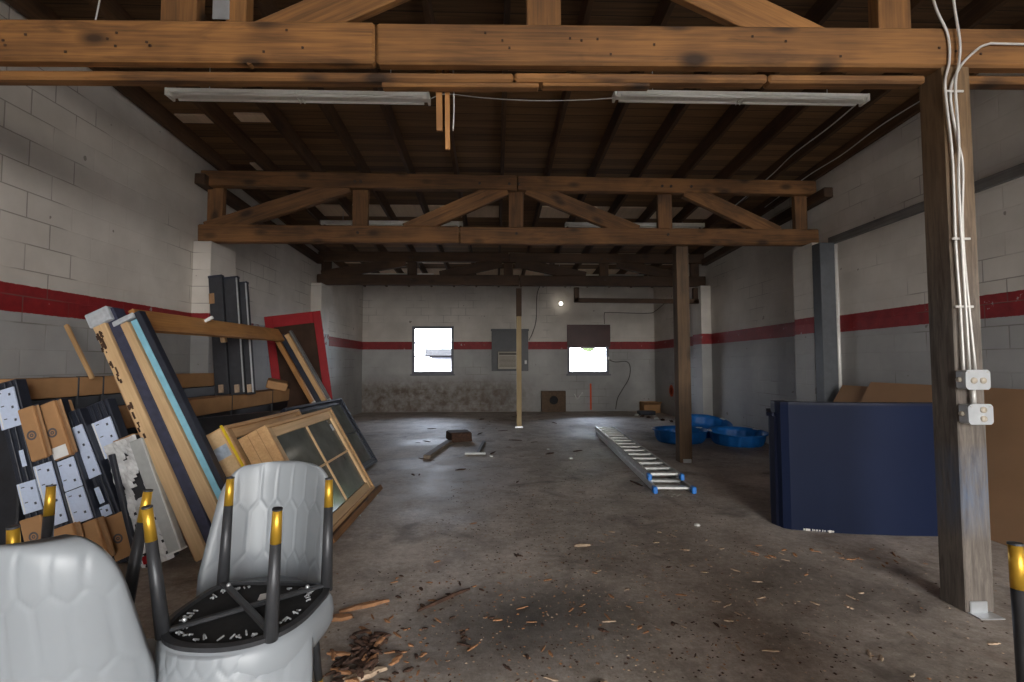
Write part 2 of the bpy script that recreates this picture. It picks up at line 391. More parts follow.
for i, y0, y1, xa in ((0, 5.36, 5.52, .05), (1, 5.32, 5.48, .12), (0, 6.5, 6.7, .3), (2, 4.9, 5.0, .2)): patch(RX[i]+xa, RX[i+1]-.05, y0, y1)
# block pilasters that carry the trusses
for k, (x0, x1, y0, y1, mt) in enumerate(((XL, -3.40, 5.93, 6.50, 'wl'), (XL, -3.41, 9.68, 10.16, 'wl'), (4.19, XR, 6.29, 6.72, 'wr'), (4.21, XR, 9.86, 10.3, 'wr'))):
    structure(obj('trim_%d' % (k+1), box_bm(x1-x0, y1-y0, (2.78, 2.90, 2.90, 2.90)[k], .006, c=((x0+x1)/2, (y0+y1)/2, (2.78, 2.90, 2.90, 2.90)[k]/2)), mt))
# windows
def window(n, W, blind):
    x0, x1, z0, z1 = W
    t = bpy.data.objects.new('window_%d' % n, None); COL.objects.link(t); t['kind'] = 'structure'
    WM[t] = Matrix.Translation(((x0+x1)/2, YB, z0)); t.matrix_world = WM[t]
    bm = bmesh.new(); f = .03
    for a in ((x0-.035, x0+f, z0-.04, z1+.035), (x1-f, x1+.035, z0-.04, z1+.035), (x0+f, x1-f, z1-f, z1+.035), (x0+f, x1-f, z0-.04, z0+f)):
        box_bm(a[1]-a[0], .14, a[3]-a[2], .004, c=((a[0]+a[1])/2, YB+.05, (a[2]+a[3])/2), bm=bm)
    obj('window_frame', bm, 'frame_paint', t, Matrix())
    lbox('window_sill', x0-.07, x1+.07, YB-.06, YB+.1, z0-.085, z0-.045, 'frame_paint', t)
    bm = bmesh.new()
    for zz in ((z0+(z1-z0)*.36, z0+(z1-z0)*.66) if not blind else (z0+(z1-z0)*.55,)):
        box_bm(x1-x0-2*f, .03, .045, .002, c=((x0+x1)/2, YB+.09, zz), bm=bm)
    obj('sash_rail', bm, 'frame_paint', t, Matrix())
    obj('pane', box_bm(x1-x0-2*f, .006, z1-z0-2*f, 0, c=((x0+x1)/2, YB+.115, (z0+z1)/2)), 'glass', t, Matrix())
    if blind:
        lbox('blind_board', x0-.05, x1+.07, YB-.05, YB-.025, z0+.70, z1+.05, 'blind', t)
        lbox('latch', x1+.0, x1+.035, YB-.05, YB-.02, z0+.35, z0+.43, 'white', t)
    else:
        lbox('latch', x1-.13, x1-.05, YB+.05, YB+.075, z0+.80, z0+.83, 'white', t)
window(1, W1, False); window(2, W2, True)

# ------------------------------------------------------------------ roof trusses
def truss(yl, yr, dl, m_c, label, zt, ledger=False, splice=-.633, x0=XL+.01, x1=XR-.03, zb0=2.91, d=.16, zb1=3.125):
    """yl, yr: front face at the left and right walls; dl: sag of the left end"""
    t = thing('roof_truss', (.3, (yl+yr)/2, zb0), label, 'truss', 'timber roof trusses')
    Y = lambda x: yl+(yr-yl)*(x-XL)/(XR-XL)
    ZO = lambda x: -dl*(XR-x)/(XR-XL)
    def bd(name, xa, xb, za, zb, off, w, tt, bev=.008, mat=None):
        board(name, (xa, Y(xa)+off, za+ZO(xa)), (xb, Y(xb)+off, zb+ZO(xb)), w, tt, mat or m_c, t, bev=bev)
    zc = (zb0+zb1)/2; hh = zb1-zb0
    bd('bottom_chord', x0, splice-.004, zc, zc, d/2, d, hh, .014); bd('bottom_chord', splice+.004, x1, zc-.005, zc-.005, d/2, d, hh, .014)
    bd('top_chord', x0+.02, .276, zt-.1, zt-.1, .06, .12, .19); bd('top_chord', .284, x1-.02, zt-.103, zt-.103, .06, .12, .19)
    s1 = zb1-.02; s2 = zt-.17
    for x, w in ((XL+.16, .19), (-1.71, .19), (.27, .19), (2.27, .19), (XR-.22, .17)):
        board('strut', (x, Y(x)+.13, zb0+.075+ZO(x)), (x, Y(x)+.13, (4.0 if ledger else zt-.02)+ZO(x)), .08, w, m_c, t, up=(1, 0, 0))
    for (xa, za, xb, zb_) in (((-1.1, 3.15, .12, 3.72), (1.60, 3.165, .42, 3.72)) if ledger else tuple((x, 3.145, q, zt-.235) for x, q in ((-3.28, -2.08), (-.95, -.05), (1.66, .62), (3.64, 2.72)))):
        ex = .2*(xb-xa); ez = .2*(zb_-za)
        bd('brace', xa-ex, xb+ex, za-ez, zb_+ez, d*.5+.002, d*.7, .20, .006)
    if ledger:      # doubled lower planks that hang below the chord, broken in two lengths
        zl = zb0-.026
        bd('ledger_plank', x0, .10, zl, zl-.002, .12, .08, .05, .012); bd('ledger_plank', .106, 1.52, zl+.002, zl, .12, .08, .05, .012)
        bd('ledger_plank', 1.526, 2.43, zl, zl, .12, .08, .05, .012); bd('ledger_plank', 2.61, x1, zl, zl, .12, .08, .05, .012)
        bd('ledger_plank', -.62, .24, zl-.037, zl-.036, .125, .06, .026, .006); bd('ledger_plank', .26, .86, zl-.034, zl-.034, .12, .06, .02, .006)
        bm = bmesh.new()
        for _ in range(46):
            x = random.uniform(XL+.2, XR-.2); box_bm(.011, .006, .011, 0, c=(x, Y(x)-.002, random.uniform(zb0+.04, zb1-.04)+ZO(x)), bm=bm)
        obj('nail_head', bm, 'rot', t, Matrix())['kind'] = 'stuff'
        lbox('strap_bracket', -1.52, -1.43, Y(-1.5)+.07, Y(-1.5)+.078, 3.155, 3.27, 'steel', t)
        board('strut', (-1.40, Y(-1.4)+.12, 3.09), (-1.40, Y(-1.4)+.12, 3.95), .08, .11, m_c, t, up=(1, 0, 0))
    else:
        bm = bmesh.new()
        for x, z in [(x, zt-.12) for x in (-1.75, -1.68, .18, .3, 2.2, 2.32, 2.6, -.2)]+[(x, 3.03) for x in (-1.71, .27, 2.27)]:
            bmesh.ops.create_cone(bm, cap_ends=True, segments=8, radius1=.018, radius2=.018, depth=.02, matrix=Matrix.Translation((x, Y(x)-.004, z+ZO(x))) @ Matrix.Rotation(math.pi/2, 4, 'X'))
        obj('bolt_head', bm, 'pipe', t, Matrix())['kind'] = 'stuff'
    return t
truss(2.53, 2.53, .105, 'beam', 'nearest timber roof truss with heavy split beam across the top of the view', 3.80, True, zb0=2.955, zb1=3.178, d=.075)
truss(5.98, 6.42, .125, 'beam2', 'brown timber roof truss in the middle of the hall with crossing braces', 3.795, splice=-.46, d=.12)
truss(9.95, 10.0, 0, 'beam3', 'dark brown timber roof truss farthest away near the back wall', 3.59, splice=.5, d=.12)
# timbers that run along the tops of the walls behind the middle truss
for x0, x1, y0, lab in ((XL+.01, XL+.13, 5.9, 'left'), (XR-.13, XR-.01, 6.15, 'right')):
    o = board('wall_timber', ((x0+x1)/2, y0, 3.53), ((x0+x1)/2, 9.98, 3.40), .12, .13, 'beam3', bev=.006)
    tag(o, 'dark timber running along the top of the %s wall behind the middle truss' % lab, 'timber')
o = board('wall_strip', (XR-.02, 6.24, 2.90), (XR-.02, -1.0, 2.93), .04, .10, 'graytimber'); tag(o, 'grey weathered timber strip fixed high along the right wall', 'timber')
# dark hung frame under the far truss
t = thing('timber_drop_frame', (1.66, 9.95, 2.86), 'dark brown hanging timber frame below the farthest truss on the right', 'frame')
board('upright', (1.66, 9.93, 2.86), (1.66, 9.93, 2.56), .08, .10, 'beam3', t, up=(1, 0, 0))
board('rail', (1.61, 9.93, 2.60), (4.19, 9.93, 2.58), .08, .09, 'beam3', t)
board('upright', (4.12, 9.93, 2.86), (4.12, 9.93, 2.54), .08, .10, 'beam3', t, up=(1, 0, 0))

# ------------------------------------------------------------------ posts
t = thing('wooden_post', (2.52, 2.61, 0), 'weathered square wooden post with conduits and outlet boxes in the right foreground', 'post')
pm, L = frame((2.527, 2.61, .0), (2.527, 2.61, 2.928), (1, 0, 0))
pm.translation = (2.527, 2.61, 0); 
obj('shaft', box_bm(2.928, .155, .155, .006, c=(1.464, 0, 0)), 'post1', t, pm)
lbox('base_bracket', 2.465, 2.56, 2.524, 2.533, .0, .062, 'steel', t); lbox('base_bracket', 2.455, 2.585, 2.46, 2.533, .0, .006, 'steel', t)
t = thing('wooden_post', (2.51, 6.5, 0), 'brown square wooden post under the middle truss beside the ladder', 'post')
board('shaft', (2.505, 6.50, 0), (2.505, 6.50, 2.875), .155, .165, 'brown_post', t, up=(1, 0, 0))
lbox('base_bracket', 2.46, 2.57, 6.405, 6.42, 0, .05, 'steel', t)
t = thing('wooden_post', (.49, 10.15, 0), 'slim pale wooden post under the farthest truss in front of the air conditioner', 'post')
board('shaft', (.485, 10.08, 0), (.485, 10.08, 2.28), .10, .10, 'post3', t, up=(1, 0, 0))
board('extension', (.485, 10.08, 2.28), (.485, 10.08, 2.86), .12, .11, 'beam3', t, up=(1, 0, 0))
lbox('base_bracket', .40, .56, 10.0, 10.02, 0, .04, 'steel', t)
o = board('painted_post', (4.285, 6.205, 0), (4.285, 6.205, 2.86), .16, .2, 'paint_post', up=(1, 0, 0)); tag(o, 'dark grey painted post against the right wall pilaster', 'post')
o = obj('downpipe', tube_bm([(4.395, 6.13, 0), (4.395, 6.13, 2.84)], .022, 10), 'conduit', smooth=True); tag(o, 'pale vertical pipe on the right wall beside the dark grey post', 'pipe')

# ------------------------------------------------------------------ electrical on the near post
yc = 2.522
def conduit(pts, label):
    o = obj('conduit', tube_bm([(x, y, z) for x, y, z in pts], .0066, 8), 'conduit', smooth=True)
    return tag(o, label, 'conduit', 'conduits on the near post')
conduit([(2.36, 2.518, 3.6), (2.405, 2.518, 3.276), (2.472, 2.518, 3.10), (2.476, 2.518, 2.95), (2.444, 2.515, 2.83), (2.448, 2.515, 2.69), (2.466, 2.515, 2.4), (2.463, 2.515, 1.95), (2.472, 2.515, 1.6), (2.471, 2.51, 1.26)], 'leftmost of the thin metal conduits running down the near post')
conduit([(2.49, 2.504, 3.6), (2.502, 2.504, 3.278), (2.526, 2.504, 3.05), (2.516, 2.504, 2.93), (2.49, 2.504, 2.80), (2.495, 2.504, 2.5), (2.483, 2.504, 2.17), (2.503, 2.51, 1.26)], 'middle thin metal conduit running down the near post')
conduit([(4.2, 2.518, 3.06), (2.884, 2.518, 3.05), (2.70, 2.518, 3.046), (2.605, 2.518, 2.988), (2.525, 2.516, 2.90), (2.47, 2.515, 2.76), (2.5, 2.515, 2.5), (2.521, 2.515, 2.35), (2.506, 2.517, 1.95), (2.534, 2.51, 1.26)], 'thin metal conduit that bends off right along the near beam')
for z, lab in ((2.775, 'upper'), (1.965, 'middle'), (1.60, 'lower')):
    o = obj('conduit_strap', box_bm(.10, .008, .012, .002, c=(2.492, 2.512, z)), 'conduit'); tag(o, '%s metal strap clamping the conduits to the near post' % lab, 'strap')
def outlet(x0, x1, z0, z1, label, horizontal):
    t = thing('outlet_box', ((x0+x1)/2, 2.53, z0), label, 'outlet box', 'outlet boxes on the near post')
    lbox('back_box', x0, x1-.01, 2.475, 2.531, z0, z1, 'steel', t, bev=.008)
    # cover with nipped corners
    bm = bmesh.new(); c = .014; w, h = (x1-x0)/2+.004, (z1-z0)/2+.003
    ring = [(-w+c, -h), (w-c, -h), (w-c*.4, -h+c*.4), (w, -h+c), (w, h-c), (w-c*.4, h-c*.4), (w-c, h), (-w+c, h), (-w, h-c), (-w, -h+c)]
    loft_bm([[(x, 0, z) for x, z in ring], [(x, -.009, z) for x, z in ring]], bm=bm)
    cov = obj('cover', bm, 'steel', t, Matrix.Translation(((x0+x1)/2, 2.475, (z0+z1)/2)))
    for s in (-1, 1):
        dx, dz = (s*.025, -.004) if horizontal else (.012, s*.023)
        b2 = bmesh.new(); bmesh.ops.create_cone(b2, cap_ends=True, segments=20, radius1=.0165, radius2=.0155, depth=.008, matrix=Matrix.Rotation(math.pi/2, 4, 'X'))
        f = obj('receptacle', b2, 'beige', cov, WM[cov] @ Matrix.Translation((dx, -.012, dz)), True)
    for dx in (-1, 1):
        bm = bmesh.new()
        bmesh.ops.create_cone(bm, cap_ends=True, segments=8, radius1=.004, radius2=.004, depth=.004, matrix=Matrix.Rotation(math.pi/2, 4, 'X'))
        obj('screw', bm, 'conduit', cov, WM[cov] @ Matrix.Translation((dx*(w-.016), -.011, h-.012)))
    b2 = bmesh.new(); bmesh.ops.create_cone(b2, cap_ends=True, segments=12, radius1=.014, radius2=.014, depth=.01, matrix=Matrix.Rotation(math.pi/2, 4, 'Y'))
    obj('knockout', b2, 'beige', t, Matrix.Translation((x0-.003, 2.505, (z0+z1)/2)), True)
outlet(2.44, 2.565, 1.165, 1.262, 'upper metal outlet box on the near post, two sockets side by side', True)
outlet(2.447, 2.572, .985, 1.085, 'lower metal outlet box on the near post, sockets one above the other', False)
o = obj('conduit_nipple', tube_bm([(2.512, 2.505, 1.085), (2.512, 2.505, 1.165)], .011, 10), 'conduit', smooth=True); tag(o, 'short pipe joining the two outlet boxes on the near post', 'pipe')

# ------------------------------------------------------------------ fluorescent strips
def fixture(xa, xb, y, z, label):
    t = thing('fluorescent_light', ((xa+xb)/2, y, z), label, 'ceiling light', 'unlit fluorescent strips')
    mm = Matrix.Translation(((xa+xb)/2, y, z)); L = xb-xa
    sec = [(-.028, -.012), (.028, -.012), (.058, .014), (.058, .04), (-.058, .04), (-.058, .014)]
    bm = loft_bm([[(-L/2, a, b_) for a, b_ in sec], [(L/2, a, b_) for a, b_ in sec]])
    obj('housing', bm, 'lamp', t, mm)
    for s in (-1, 1):
        obj('tube', tube_bm([(-L/2+.05, s*.05, -.010), (L/2-.05, s*.05, -.010)], .013, 10), 'tube', t, mm, True)
    for s in (-1, 1): lbox('end_cap', s*L/2-.012, s*L/2+.012, -.062, .062, -.026, .043, 'lamp', t, mtx=mm)
    bm = bmesh.new()
    for s in (-.012, .012): box_bm(.01, .12, .05, .001, c=(s*1.6, 0, -.004), bm=bm)
    obj('tube_holder', bm, 'lamp', t, mm)
    for s in (-.35, .35):
        obj('hanger', tube_bm([(s*L, 0, .05), (s*L, 0, raf(y)+DECK-z)], .004, 5), 'conduit', t, mm)
fixture(-2.955, -.615, 4.45, 3.745, 'long unlit fluorescent strip in front bay, left of the hanging slats')
fixture(1.12, 3.52, 4.45, 3.80, 'long unlit fluorescent strip in front bay, nearest the right post')
fixture(-2.90, -.56, 8.2, 3.655, 'long unlit fluorescent strip behind the middle truss, left side')
fixture(1.20, 3.56, 8.2, 3.655, 'long unlit fluorescent strip behind the middle truss, right side')
fixture(-3.40, -1.47, 11.6, 3.40, 'long unlit fluorescent strip behind the farthest truss, left side')
fixture(1.18, 3.54, 11.6, 3.40, 'long unlit fluorescent strip behind the farthest truss, right side')
o = obj('light_cord', tube_bm([(-.61, 4.45, 3.75), (-.45, 4.45, 3.80), (-.1, 4.45, 3.77), (.33, 4.45, 3.752), (.8, 4.45, 3.765), (1.12, 4.45, 3.79)], .005, 6), 'conduit', smooth=True); tag(o, 'thin pale cord strung between the two front ceiling lights', 'cord')
z1 = lambda y: raf(y)-.012
o = obj('roof_cable', tube_bm([(3.52, 4.45, 3.81), (3.60, 4.55, z1(4.55)), (3.62, 5.1, z1(5.1)), (3.60, 5.7, z1(5.7)), (3.66, 6.3, z1(6.3)), (3.7, 7.4, z1(7.4))], .0065, 6), 'conduit', smooth=True); tag(o, 'thin pale cable running back along the rafters from right ceiling light', 'cable')
o = obj('roof_cable', tube_bm([(4.22, 4.4, z1(4.4)), (4.16, 5.0, z1(5.0)), (4.2, 5.7, z1(5.7)), (4.16, 6.3, z1(6.3)), (4.2, 7.4, z1(7.4))], .0065, 6), 'conduit', smooth=True); tag(o, 'thin pale cable running back beside the top of the right wall', 'cable')
for x, z0, lab, ww in ((-.312, 2.605, 'left', .034), (-.266, 2.50, 'right', .026)):
    o = board('orange_batten', (x-.008, 2.704, 3.10), (x, 2.704, z0), .02, ww, 'orange_pine', up=(1, 0, 0), bev=.002); tag(o, '%s one of two orange wooden slats hanging behind the near beam' % lab, 'slat')
o = obj('bell_wire', tube_bm([(-.236, 2.70, 3.10), (-.236, 2.70, 2.95), (-.232, 2.705, 2.75), (-.237, 2.705, 2.61)], .004, 6), 'conduit', smooth=True); tag(o, 'short white cord hanging beside the orange slats', 'cord')
o = obj('bell_wire', tube_bm([(-2.06, 2.60, 4.0), (-2.07, 2.57, 3.35), (-2.09, 2.555, 3.09)], .004, 6), 'conduit', smooth=True); tag(o, 'thin white wire rising from the near beam at top left', 'cord')

# ------------------------------------------------------------------ back wall items
t = thing('wall_unit_panel', (.4, YB, 1.1), 'dark metal panel around the window air conditioner on the back wall', 'panel')
lbox('panel', -.10, .90, YB-.06, YB-.005, 1.11, 2.245, 'metalpanel', t)
lbox('top_flange', -.12, .92, YB-.07, YB-.005, 2.2, 2.26, 'metalpanel', t)
lbox('switch', .80, .86, YB-.075, YB-.06, 1.30, 1.40, 'white', t)
t = thing('air_conditioner', (.35, YB-.1, 1.16), 'beige window air conditioner set in the dark panel on the back wall', 'air conditioner')
lbox('case', .07, .64, YB-.20, YB-.062, 1.165, 1.635, 'beige', t, bev=.012)
bm = bmesh.new()
for k in range(9): box_bm(.44, .012, .012, 0, c=(.33, YB-.206, 1.23+k*.033), bm=bm)
obj('grille', bm, 'grille', t, Matrix()); lbox('control_strip', .10, .61, YB-.208, YB-.2, 1.545, 1.605, 'grille', t, bev=.002)
t = thing('wall_vent', (1.58, YB, 0), 'square brown wooden vent box at the foot of the back wall', 'vent box')
lbox('box', 1.25, 1.91, YB-.16, YB-.005, .0, .565, 'ventbox', t, bev=.01)
bm = bmesh.new(); bmesh.ops.create_cone(bm, cap_ends=True, segments=20, radius1=.12, radius2=.1, depth=.03, matrix=Matrix.Translation((1.58, YB-.17, .32)) @ Matrix.Rotation(math.pi/2, 4, 'X'))
obj('opening', bm, 'cloth', t, Matrix())
t = thing('bulb_holder', (1.79, YB, 2.95), 'small lit bulb in a holder high on the back wall right of the slim post', 'light bulb')
bm = bmesh.new(); bmesh.ops.create_cone(bm, cap_ends=True, segments=16, radius1=.07, radius2=.05, depth=.08, matrix=Matrix.Translation((1.80, YB-.045, 2.955)) @ Matrix.Rotation(math.pi/2, 4, 'X'))
obj('socket', bm, 'ceramic', t, Matrix(), True)
bm = bmesh.new(); bmesh.ops.create_uvsphere(bm, u_segments=14, v_segments=10, radius=.05, matrix=Matrix.Translation((1.80, YB-.115, 2.955))); obj('bulb', bm, 'litbulb', t, Matrix(), True)
def wire(pts, label, r=.011, mat='cable'): return tag(obj('wall_wire', tube_bm(pts, r, 6), mat, smooth=True), label, 'wire')
yw = YB-.015
wire([(1.25, yw, 3.5), (1.15, yw, 3.2), (1.12, yw, 2.5), (1.02, yw, 2.15), (.92, yw, 1.95)], 'dark wire looping down to the air conditioner panel')
wire([(3.02, yw, 2.4), (3.02, yw, 2.68), (3.15, yw, 2.72), (4.2, yw, 2.70), (4.39, yw-.2, 2.75), (4.40, yw-1.2, 2.93)], 'wire running from the right window along the wall corner', .009)
wire([(3.12, yw, 1.42), (3.3, yw, 1.35), (3.62, yw, 1.36), (3.72, yw, 1.2), (3.68, yw, .9), (3.5, yw, .6), (3.36, yw, .35), (3.3, yw, .05)], 'dark cable curling down the back wall from the right window')
o = obj('paint_mark', box_bm(.045, .004, .72, 0, c=(2.62, YB-.003, .40)), 'orange'); tag(o, 'vertical orange paint line low on the back wall', 'paint mark')
bm = tube_bm([(2.17, YB-.004, .48), (2.24, YB-.004, .33), (2.40, YB-.004, .52)], .022, 6, smooth=False); tag(obj('paint_mark', bm, 'whitemark'), 'white tick mark drawn low on the back wall', 'paint mark')
bm = bmesh.new()
for k in range(5):
    a = k*math.pi/5+.3
    box_bm(.30, .003, .07, 0, bm=bm)
    bmesh.ops.rotate(bm, verts=bm.verts[-8:], cent=(0, 0, 0), matrix=Matrix.Rotation(a, 3, 'Y'))
tag(obj('paint_mark', bm, 'orange', None, Matrix.Translation((XR-.003, 12.2, .62)) @ Matrix.Rotation(math.pi/2, 4, 'Z')), 'orange sprayed blotch low on the right wall by the back corner', 'paint mark')
t = thing('small_crate', (4.15, YB-.35, 0), 'small brown open carton on the floor in the back right corner', 'carton')
bm = bmesh.new()
for a in ((.0, -.19, .44, .012), (.0, .19, .44, .012)): box_bm(.44, .012, .28, 0, c=(0, a[1], .14), bm=bm)
for sx in (-.21, .21): box_bm(.012, .38, .28, 0, c=(sx, 0, .14), bm=bm)
box_bm(.44, .38, .01, 0, c=(0, 0, .008), bm=bm)
obj('body', bm, 'card', t); fl = obj('flap', box_bm(.43, .012, .16, 0), 'card2', t, WM[t] @ Matrix.Translation((0, -.25, .25)) @ Matrix.Rotation(1.0, 4, 'X'))
bm = box_bm(.42, .25, .1, .02, 2, c=(0, 0, .05)); tag(obj('floor_cover', bm, 'black', None, Matrix.Translation((3.86, 12.5, 0))), 'low dark box on the floor by the back right corner', 'box')

# outside, seen through the panes
t = thing('outside_shed', (-1.4, 18, 0), 'pale shed with a dark eave seen through the left back window', 'shed')
lbox('wall', -2.4, .2, 18.0, 20.5, 0, 1.60, 'shed', t); lbox('roof', -2.55, .4, 17.8, 20.7, 1.60, 1.86, 'shedroof', t); lbox('eave', -2.3, .3, 17.78, 17.82, 1.50, 1.59, 'black', t)
bm = bmesh.new()
for k in range(30):
    r = random.uniform(.3, .5)
    bmesh.ops.create_icosphere(bm, subdivisions=2, radius=r, matrix=Matrix.Translation((random.uniform(2.5, 7), random.uniform(20.5, 22), random.uniform(2.15, 4.0))))
for v in bm.verts: v.co += V((random.uniform(-.07, .07), random.uniform(-.07, .07), random.uniform(-.07, .07)))
tag(obj('tree_canopy', bm, 'leaf'), 'green tree canopy outside seen through the half boarded back window', 'tree')
structure(obj('ground', box_bm(80, 80, .1, 0, c=(0, 5, -.26)), 'dirt'))

# ------------------------------------------------------------------ leaning red door
def slab_matrix(top_left, top_right, down):
    x = (V(top_right)-V(top_left)).normalized(); d = V(down); d = (d-x*d.dot(x)).normalized(); z = -d; y = z.cross(x)
    mm = Matrix((x, y, z)).transposed().to_4x4(); mm.translation = V(top_left); return mm
mm = slab_matrix((-3.33, 7.15, 1.985), (-2.60, 7.35, 2.10), (.30, -.05, -1.07)); w = (V((-2.60, 7.35, 2.10))-V((-3.33, 7.15, 1.985))).length; H = 2.05
t = thing('red_door', (-2.5, 7.3, 0), 'dark red framed door leaning behind the pile beside the left wall', 'door')
lbox('panel', .10, w-.10, .008, .03, -H+.2, -.16, 'doorpanel', t, mtx=mm, bev=.002)
for a in ((0, .11, -H, 0), (w-.11, w, -H, 0)): lbox('stile', a[0], a[1], 0, .045, a[2], a[3], 'reddoor', t, mtx=mm)
lbox('rail', .11, w-.11, 0, .045, -.17, 0, 'reddoor', t, mtx=mm); lbox('rail', .11, w-.11, 0, .045, -H, -H+.22, 'reddoor', t, mtx=mm)

# three dark panels standing against the left pilaster
def dark_panel(x, y, z1, lean, label, wd, dp, edge=False, tag_=False):
    t = thing('shutter_panel', (x+lean, y, .957), label, 'panel', 'dark panels at the left pilaster')
    mm, L = frame((x+lean, y-.10, .957), (x, y, z1), (1, 0, 0))
    obj('panel', box_bm(L, dp, wd, .006), 'darkgrey', t, mm)
    if edge: obj('metal_edge', box_bm(L*.97, .015, .014, .002), 'steel', t, mm @ Matrix.Translation((0, dp/2+.004, wd/2-.008)))
    obj('end_cap', box_bm(.03, dp+.006, wd+.006, .004), 'black', t, mm @ Matrix.Translation((L/2-.012, 0, 0)))
    if tag_: obj('card_tag', box_bm(.12, .006, .06, .001), 'card2', t, mm @ Matrix.Translation((L/2-.27, dp/2+.004, -wd/2+.03)))
    obj('spacer', box_bm(.09, .02, .05, .003), 'palechip', t, mm @ Matrix.Translation((-L/2+.07, dp/2+.008, 0)))
dark_panel(-3.245, 5.77, 2.33, .17, 'charcoal panel nearest the pilaster with a card tag at its edge', .155, .05, False, True)
dark_panel(-3.085, 5.80, 2.32, .17, 'middle charcoal panel of the three by the left pilaster', .16, .05, True)
dark_panel(-2.965, 5.85, 2.27, .165, 'rightmost black panel of the three with a bright metal edge', .085, .05, True)

# ------------------------------------------------------------------ long cartons along the left wall
def carton(x0, x1, y0, y1, ztop, band, label, straps):
    t = thing('window_carton', ((x0+x1)/2, y0, 0), label, 'carton', 'long cartons along the left wall')
    lbox('wrapped_body', x0+.01, x1-.012, y0+.01, y1-.01, 0, ztop-band, 'wrap', t, bev=.01)
    lbox('cardboard_cap', x0, x1, y0, y1, ztop-band, ztop, 'card', t, bev=.006)
    for y in straps: lbox('strap', x0-.003, x1+.003, y, y+.016, ztop-.45, ztop+.003, 'leg', t, bev=.001)
carton(-3.56, -3.34, 3.60, 6.05, 1.20, .15, 'long carton with a cardboard top closest to the left wall', (4.05, 4.3, 5.0))
carton(-3.18, -2.94, 3.48, 7.9, .955, .165, 'long lower carton standing in front of the wall carton', (4.4, 5.6, 6.6))
o = obj('cardboard_scrap', box_bm(.26, .30, .11, .012), 'card', None, Matrix.Translation((-2.99, 6.85, 1.025)) @ Matrix.Rotation(.25, 4, 'Y') @ Matrix.Rotation(.4, 4, 'Z')); tag(o, 'crumpled cardboard piece lying on the far end of the lower carton', 'cardboard')
o = board('wood_strip', (-3.55, 4.17, 1.63), (-3.25, 4.08, 1.19), .032, .025, 'pine', up=(0, -1, 0)); tag(o, 'short loose wooden strip leaning on the left wall above the cartons', 'wood strip')
o = obj('white_clip', box_bm(.10, .03, .03, .01, 2), 'white', None, Matrix.Translation((-2.62, 4.55, 1.71)) @ Matrix.Rotation(-.5, 4, 'Y')); tag(o, 'small white plastic clip on top of the long wooden frame', 'clip')

# long wooden frame leaning to the left over the pile
t = thing('door_frame', (-1.8, 5, 0), 'long pale wooden frame with a double end leaning over the pile', 'frame')
nA, fA = V((-2.60, 3.55, 1.615)), V((-2.87, 6.5, 1.68)); dn = V((.50, 0, -.865))
board('head_rail', nA+V((.06, 0, 0)), fA+V((.06, 0, 0)), .17, .04, 'orange_pine', t, up=(.865, 0, .5))
Lj = 1.88
for off, mt, wd in ((-.01, 'orange_pine', .055), (.13, 'pine', .06)):
    board('jamb', fA+V((off, 0, off*.3))+dn*.03, fA+V((off, 0, off*.3))+dn*Lj, .05, wd, mt, t, up=(.865, 0, .5))
board('jamb_gap', fA+V((.06, .015, .03))+dn*.03, fA+V((.06, .015, .03))+dn*Lj, .02, .08, 'black', t, up=(.865, 0, .5))  # black strip painting the shade in the slot between the jambs
board('outer_casing', fA+V((.185, .01, .06)), fA+V((.185, .01, .06))+dn*(Lj+.04), .06, .03, 'graytimber', t, up=(.865, 0, .5))
board('block', fA+V((-.08, -1.1, -.05)), fA+V((-.06, -1.1, -.14)), .05, .05, 'pale_pine', t)

# ------------------------------------------------------------------ leaning packages of boards
def lean(name, foot, top, label, cat, group=None):
    t = thing(name, (foot[0], foot[1], 0), label, cat, group); mm, L = frame(foot, top, (0, -1, 0)); return t, mm, L   # x up the board, y to the left, z to the viewer
t, mm, L = lean('board_bundle', (-1.875, 3.36, .04), (-2.655, 3.40, 1.655), 'left tall bundle of pine edged boards with a grey cap, leaning left', 'board bundle', 'tall leaning bundles')
obj('pine_edge', box_bm(L-.04, .085, .12, .004), 'pale_pine', t, mm @ Matrix.Translation((-.01, .02, 0)))
obj('gap_strip', box_bm(L-.02, .07, .10, .003), 'gapdark', t, mm @ Matrix.Translation((0, -.06, -.012)))  # solid dark strip standing in for the shaded gap beside the pine
obj('bark_edge', box_bm(L*.74, .02, .10, .004), 'card2', t, mm @ Matrix.Translation((-L*.12, .072, -.01)))
obj('end_cap', box_bm(.10, .155, .135, .006), 'cap', t, mm @ Matrix.Translation((L/2-.045, .0, 0)))
bm = bmesh.new()
for k in range(34):
    box_bm(random.uniform(.012, .05), random.uniform(.006, .016), .004, 0, c=(L/2-.15-random.random()**1.5*.75, .045+random.uniform(-.022, .018), .06), bm=bm)
obj('chipped_paint', bm, 'rot', t, mm)['kind'] = 'stuff'
t, mm, L = lean('board_bundle', (-1.655, 3.40, .03), (-2.475, 3.42, 1.615), 'right tall bundle with a pale board, blue strip and black edge', 'board bundle', 'tall leaning bundles')
obj('pale_board', box_bm(L-.03, .085, .12, .004), 'pale_pine', t, mm @ Matrix.Translation((-.01, .045, 0)))
obj('blue_strip', box_bm(L-.05, .042, .10, .003), 'teal', t, mm @ Matrix.Translation((-.005, -.025, -.008)))
obj('black_edge', box_bm(L, .04, .06, .003), 'black', t, mm @ Matrix.Translation((0.01, -.072, .02)))
obj('end_cap', box_bm(.035, .15, .13, .004), 'cap', t, mm @ Matrix.Translation((L/2-.005, .02, 0)))

